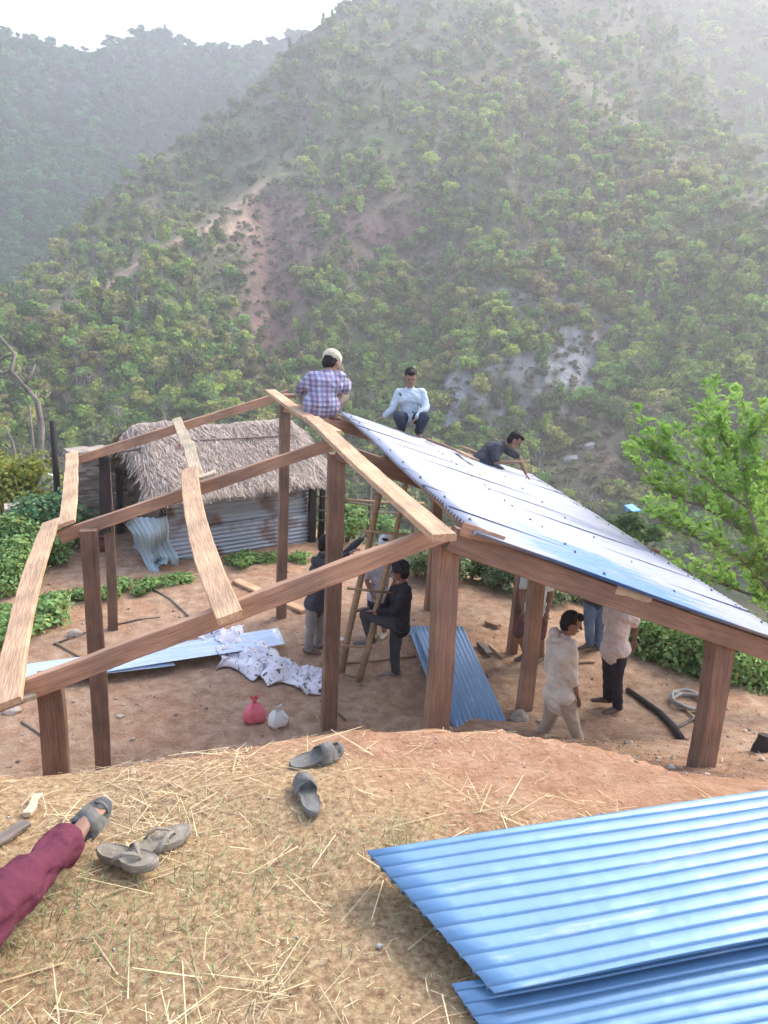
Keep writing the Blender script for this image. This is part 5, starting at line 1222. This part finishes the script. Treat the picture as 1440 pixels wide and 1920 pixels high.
    H.ell(hd+hup*.030*k-fd*.020*k, sd_*.086*k, fd*.092*k, hup*.098*k); H.ell(hd-fd*.040*k-hup*.020*k, sd_*.076*k, fd*.062*k, hup*.082*k); H.ell(hd+hup*.085*k+fd*.045*k, sd_*.06*k, fd*.05*k, hup*.035*k)
    H.fuse('hair', 'hair', root, .009, 1, .010, 38, seed)
    if cap == 'beanie':
        Z = Prims(); Z.ell(hd+hup*.045*k-fd*.012*k, sd_*.096*k, fd*.106*k, hup*.098*k); Z.cap(hd+hup*.02-fd*.03, hd-hup*.02-fd*.045, .086, .078, .95); Z.fuse('beanie', 'cloth_black', root, .01, 3, .006, 20)
    elif cap:
        Z = Prims(); Z.ell(hd+hup*.060*k-fd*.014*k, sd_*.104*k, fd*.112*k, hup*.086*k); Z.ell(hd+hup*.040*k-fd*.01*k, sd_*.106*k, fd*.116*k, hup*.036*k); Z.fuse('cap', cap, root, .01, 2, .004, 20)
        Z = Prims(); Z.ell(hd+hup*.038*k+fd*.13*k, sd_*.075*k, fd*.075*k, hup*.012*k); Z.fuse('cap_brim', cap, root, .009, 1)
    for q in (-1, 1):
        Z = Prims(); Z.ell(hd+fd*.090*k+sd_*.031*k*q+hup*.006*k, sd_*.013, fd*.008, hup*.007, 10); part(Z.mb, 'eye', 'eye_dark', root, True)
    Z = Prims(); Z.ell(hd+fd*.096*k-hup*.054*k, sd_*.024, fd*.006, hup*.005, 10); part(Z.mb, 'mouth', 'lip', root, True)
    for a_, b_ in (('shL', 'elL'), ('elL', 'wrL'), ('shR', 'elR'), ('elR', 'wrR'), ('hiL', 'knL'), ('knL', 'anL'), ('hiR', 'knR'), ('knR', 'anR')):
        PL.append((label[:22], a_, round((P[a_]-P[b_]).length, 2)))
    return root, P
PL = []
camdir = Vector((-hf.x, -hf.y, 0)); RT = Vector((r0[0], r0[1], 0))         # towards the camera; to the right of the photo

# man in the beanie, one foot on the ladder
b5 = at_z(738, 1268, gz(1.2, 4.4)); b5.z = gz(b5.x, b5.y)
person(b5, dict(head=(751, 1070, .0), neck=(755, 1092, .02), shL=(738, 1106, .16), shR=(762, 1106, -.14), chest=(752, 1120, 0), pelvis=(751, 1168, .02), hiL=(746, 1172, .10), hiR=(752, 1172, -.07),
    elL=(722, 1138, .18), wrL=(690, 1140, .08), haL=(676, 1142, .03), elR=(742, 1146, -.20), wrR=(704, 1146, -.10), haR=(684, 1145, -.04),
    knL=(740, 1218, .06), anL=(742, 1258, .06), toL=(712, 1268, .03), knR=(684, 1152, -.04), anR=(695, 1198, -.06), toR=(668, 1206, -.08), palmL=(0, 0, -1), palmR=(0, 0, -1)),
    -RT*.9+UP*.25-camdir*.25, 'man in black beanie and black jacket resting one foot on the ladder rung', shirt='cloth_black', sleeve=1.85, pants='cloth_charcoal', shoes='sole_grey', cap='beanie', sh_hem=.05, loose=1.05, seed=1)
# man behind the middle ridge post
b4 = at_z(588, 1222, 0); b4.z = gz(b4.x, b4.y)
person(b4, dict(head=(612, 1021, .05), neck=(606, 1040, .02), shL=(592, 1052, -.12), shR=(614, 1050, .16), chest=(602, 1070, 0), pelvis=(592, 1128, 0), hiL=(586, 1134, -.07), hiR=(598, 1134, .09),
    elL=(622, 1062, -.22), wrL=(654, 1038, -.18), haL=(668, 1030, -.16), elR=(646, 1040, .16), wrR=(680, 1008, .12), haR=(694, 996, .1),
    knL=(583, 1176, -.08), anL=(578, 1216, -.06), toL=(596, 1224, -.10), knR=(602, 1174, .10), anR=(596, 1208, .16), toR=(612, 1214, .14)),
    RT*.8+UP*.15-camdir*.4, 'man in dark grey jacket and grey trousers half hidden behind the middle ridge post', shirt='cloth_charcoal', sleeve=1.9, pants='cloth_khaki', shoes='shoe_brown', sh_hem=.10, loose=1.06, seed=2)
bpy.data.objects['trousers.001'].data.materials[0] = mat('cloth_warmgrey', [(.24, .21, .19), (.36, .33, .30)], .9, 5, 4, .4)
# person behind the ladder
b6 = at_z(712, 1196, 0); b6.z = gz(b6.x, b6.y)
person(b6, dict(head=(722, 1022, 0), neck=(716, 1043, 0), shL=(694, 1058, 0), shR=(734, 1056, .03), chest=(714, 1068, 0), pelvis=(711, 1116, .02), hiL=(702, 1120, 0), hiR=(722, 1120, .02),
    elL=(688, 1090, -.05), wrL=(698, 1114, -.16), haL=(706, 1124, -.2), elR=(742, 1088, 0), wrR=(732, 1112, -.14), haR=(724, 1122, -.18),
    knL=(701, 1156, -.05), anL=(702, 1190, .02), toL=(700, 1199, -.12), knR=(722, 1154, -.03), anR=(720, 1186, .06), toR=(716, 1196, -.08)),
    camdir*.9-RT*.3-UP*.1, 'person in pale grey shirt, dark shorts and white cap standing behind the ladder', shirt='cloth_greywhite', sleeve=.7, pants='cloth_navy', pant=.45, shoes='cloth_cream', cap='cloth_white', sh_hem=.04, seed=3)
# man in white t-shirt behind the inner right post
b7 = at_z(996, 1238, 0); b7.z = gz(b7.x, b7.y)
person(b7, dict(head=(1006, 1046, -.05), neck=(1007, 1066, 0), shL=(986, 1078, -.02), shR=(1028, 1080, .04), chest=(1008, 1095, 0), pelvis=(1004, 1142, .03), hiL=(994, 1146, .02), hiR=(1014, 1146, .05),
    elL=(978, 1112, -.06), wrL=(980, 1142, -.14), haL=(984, 1155, -.16), elR=(1034, 1116, .02), wrR=(1026, 1146, -.06), haR=(1022, 1160, -.08),
    knL=(974, 1186, -.06), anL=(985, 1226, .05), toL=(970, 1236, -.04), knR=(1014, 1190, .0), anR=(1016, 1230, .04), toR=(1008, 1240, -.10)),
    -RT*.6+camdir*.6-UP*.2, 'man in white t-shirt and maroon shorts behind the leaning inner right post', shirt='cloth_white', sleeve=.6, pants='cloth_maroon', pant=.52, shoes='shoe_brown', sh_hem=.06, loose=1.05, seed=4, pl=1.1)
# hooded boy walking
b8 = at_z(1052, 1398, gz(2.65, 2.3)); 
person(b8, dict(head=(1071, 1168, 0), neck=(1060, 1191, .02), shL=(1036, 1203, .10), shR=(1072, 1210, -.10), chest=(1053, 1225, 0), pelvis=(1048, 1296, .02), hiL=(1040, 1304, .06), hiR=(1058, 1304, -.05),
    elL=(1030, 1252, .16), wrL=(1040, 1290, .12), haL=(1046, 1304, .1), elR=(1074, 1262, -.14), wrR=(1082, 1302, -.12), haR=(1087, 1318, -.1),
    knL=(1030, 1350, .08), anL=(1008, 1388, .16), toL=(1026, 1398, .16), knR=(1074, 1352, -.10), anR=(1086, 1394, -.10), toR=(1112, 1402, -.12)),
    RT*.85-UP*.40+camdir*.1, 'boy in pale cream hooded top and beige trousers walking right past the inner post', skin='skin', shirt='cloth_beige', sleeve=1.5, pants='cloth_sand', shoes='shoe_brown', sh_hem=.12, loose=1.12, hood='cloth_beige', seed=5, pl=1.05)
# man in jeans
b9 = at_z(1108, 1218, 0); b9.z = gz(b9.x, b9.y)
person(b9, dict(head=(1128, 1032, 0), neck=(1126, 1053, 0), shL=(1104, 1066, 0), shR=(1146, 1066, 0), chest=(1124, 1080, 0), pelvis=(1118, 1122, 0), hiL=(1108, 1126, 0), hiR=(1128, 1126, .02),
    elL=(1096, 1096, 0), wrL=(1104, 1112, -.14), haL=(1112, 1118, -.16), elR=(1152, 1098, 0), wrR=(1140, 1114, -.14), haR=(1132, 1120, -.16),
    knL=(1104, 1170, -.06), anL=(1106, 1206, 0), toL=(1086, 1216, -.08), knR=(1124, 1172, .02), anR=(1122, 1210, .05), toR=(1104, 1222, -.08)),
    camdir*.5-RT*.8, 'man in blue jeans and dark top under the roof left of the khaki shirt man', shirt='cloth_navy', sleeve=1.9, pants='cloth_denim', shoes='shoe_brown', sh_hem=.04, seed=6)
# man in pale shirt and black trousers
b10 = at_z(1150, 1334, 0); b10.z = gz(b10.x, b10.y)
person(b10, dict(head=(1164, 1090, 0), neck=(1164, 1112, 0), shL=(1142, 1128, .08), shR=(1182, 1132, -.06), chest=(1162, 1148, 0), pelvis=(1153, 1212, 0), hiL=(1144, 1218, .06), hiR=(1162, 1218, -.05),
    elL=(1140, 1172, .18), wrL=(1164, 1196, .24), haL=(1176, 1204, .2), elR=(1192, 1172, -.04), wrR=(1190, 1200, .05), haR=(1186, 1216, .06),
    knL=(1142, 1264, .05), anL=(1140, 1308, .12), toL=(1114, 1313, .04), knR=(1156, 1272, -.06), anR=(1158, 1324, -.04), toR=(1136, 1336, -.12)),
    -RT*.7-camdir*.5, 'man in pinkish khaki short sleeved shirt and black trousers standing under the roof', skin='skin_dark', shirt='cloth_pinkbeige', sleeve=.85, pants='cloth_black', shoes='shoe_brown', sh_hem=.08, loose=1.1, seed=7, pl=1.02)
# plaid shirt man squatting on the ridge, back to the camera
b1 = onR(606, 786, .1)
person(b1, dict(head=(621, 681, .16), neck=(614, 700, .06), shL=(585, 708, .03), shR=(636, 708, .06), chest=(609, 722, .02), pelvis=(601, 758, -.06), hiL=(590, 762, -.04), hiR=(614, 762, -.02),
    elL=(563, 728, .12), wrL=(566, 748, .32), haL=(576, 754, .38), elR=(648, 730, .14), wrR=(652, 712, .34), haR=(650, 722, .40),
    knL=(568, 728, .34), anL=(580, 774, .14), toL=(586, 782, .30), knR=(645, 742, .36), anR=(624, 776, .16), toR=(634, 784, .30)),
    hf*.9+RT*.45-UP*.1, 'man in plaid shirt and cream cap squatting on the ridge, back to the camera', shirt='cloth_plaid', sleeve=1.55, pants='cloth_browngrey', shoes='shoe_brown', cap='cloth_cream', sh_hem=.0, loose=1.22, seed=8, pl=1.0)
# man in light blue shirt squatting on the far gable edge
b2 = onR(770, 812, .1)
person(b2, dict(head=(770, 706, -.10), neck=(769, 727, 0), shL=(748, 737, -.02), shR=(790, 737, 0), chest=(769, 748, 0), pelvis=(768, 784, .06), hiL=(759, 786, .02), hiR=(778, 786, .02),
    elL=(736, 766, -.08), wrL=(720, 782, -.12), haL=(707, 787, -.12), elR=(799, 764, -.10), wrR=(779, 786, -.32), haR=(768, 796, -.34),
    knL=(746, 780, -.34), anL=(754, 804, -.14), toL=(744, 808, -.28), knR=(796, 782, -.32), anR=(784, 810, -.12), toR=(788, 818, -.24)),
    camdir*.85-UP*.35+RT*.10, 'man in light blue shirt and dark trousers squatting on the far roof edge facing forward', skin='skin', shirt='cloth_lightblue', sleeve=1.8, pants='cloth_navy', pant=.95, shoes=None, sh_hem=.0, loose=1.2, collar='cloth_white', seed=9, pl=1.1, vneck='cloth_charcoal')
# man hammering
b3 = onR(918, 872, .08)
_, P3 = person(b3, dict(head=(965, 825, -.02), neck=(948, 832, .03), shL=(940, 836, .16), shR=(930, 838, -.14), chest=(926, 843, .02), pelvis=(902, 862, .04), hiL=(904, 864, .12), hiR=(903, 866, -.05),
    elL=(974, 858, .18), wrL=(986, 888, .10), haL=(992, 897, .08), elR=(929, 867, -.22), wrR=(962, 866, -.22), haR=(973, 865, -.22),
    knL=(940, 884, .26), anL=(908, 888, .34), toL=(893, 888, .36), knR=(934, 882, -.02), anR=(900, 880, .10), toR=(886, 876, .12)),
    RT*.8-UP*.65+camdir*.15, 'man in black t-shirt bending over the far roof edge with a hammer', shirt='cloth_charcoal', sleeve=.8, pants='cloth_navy', shoes='shoe_dark', sh_hem=.02, loose=1.15, seed=10, headtilt=RT*.55+UP*.7, fingers_curl=1.0)
h0 = P3['haR']; root = empty('hammer', h0, 'small claw hammer held up by the man in black t-shirt', 'hammer'); ax = (RT*.97+UP*.12).normalized(); pu = (UP-ax*UP.dot(ax)).normalized()
mb = MB(); mb.tube([h0-ax*.08, h0+ax*.06, h0+ax*.20], [.014, .012, .011], 8); part(mb, 'handle', 'fresh_wood', root, True)
mb = MB(); mb.tube([h0+ax*.20-pu*.07, h0+ax*.20-pu*.03, h0+ax*.20+pu*.02, h0+ax*.19+pu*.07], [.018, .015, .016, .006], 8); part(mb, 'hammer_head', 'iron', root, True)

# the person resting at the left: maroon trousers, sandalled feet
zt = 3.02
def fp(px, py, z): return at_z(px, py, z)
Pz = dict(anR=fp(122, 1580, zt+.10), toR=fp(172, 1528, zt+.10), knR=fp(-40, 1735, zt+.17), hiR=fp(-230, 1960, zt+.14), anL=fp(30, 1640, zt+.08)+Vector((-.18, .05, 0)), toL=fp(95, 1600, zt+.05)+Vector((-.24, .05, 0)), knL=fp(-140, 1700, zt+.2), hiL=fp(-330, 1880, zt+.14))
pel = (Pz['hiR']+Pz['hiL'])/2; bk = (pel-(Pz['knR']+Pz['knL'])/2).normalized(); sdv = (Pz['hiR']-Pz['hiL']).normalized()
chs = pel+bk*.16+UP*.42; nk_ = pel+bk*.22+UP*.60; hd_ = nk_-bk*.02+UP*.17
J = dict(Pz, pelvis=pel, chest=chs, neck=nk_, head=hd_, shL=chs-sdv*.17+UP*.10, shR=chs+sdv*.17+UP*.10, elL=chs-sdv*.28+bk*.12-UP*.16, elR=chs+sdv*.28+bk*.12-UP*.16,
         wrL=pel-sdv*.30+bk*.28+UP*.0, wrR=pel+sdv*.30+bk*.28+UP*.0, haL=pel-sdv*.32+bk*.34-UP*.08, haR=pel+sdv*.32+bk*.34-UP*.08)
person(pel-UP*.1, J, -bk, 'person in maroon trousers stretching a sandalled foot in from the lower left corner', skin='skin', shirt='cloth_charcoal', sleeve=1.8, pants='cloth_wine', pant=.97, shoes=None, seed=11, pl=1.14, wrk=2.2)
an, to = Pz['anR'], Pz['toR']; fdv = (to-an); fdv.z = 0; fdv.normalize(); nn = (camdir*.55+RT*.45+UP*.7).normalized(); fdv = to-an; fdv = (fdv-nn*fdv.dot(nn)).normalized(); cs = an.lerp(to, .62)-UP*.02-nn*.052
footwear('sandal', 'grey cross strap sandal worn on the foot of the person in maroon trousers', 'sandal', 'rubber_grey', cs, fdv, 'slide', 0, L=.29, Wd=.118, nrm=tuple(nn))
an, to = Pz['anL'], Pz['toL']; fdv = (to-an); fdv.z = 0; fdv.normalize(); cs = an.lerp(to, .55)-UP*.06
footwear('sandal', 'second worn grey sandal half hidden behind the maroon trouser leg', 'sandal', 'rubber_grey', cs, fdv, 'slide', 0, L=.285, Wd=.115, nrm=(0, 0, 1))
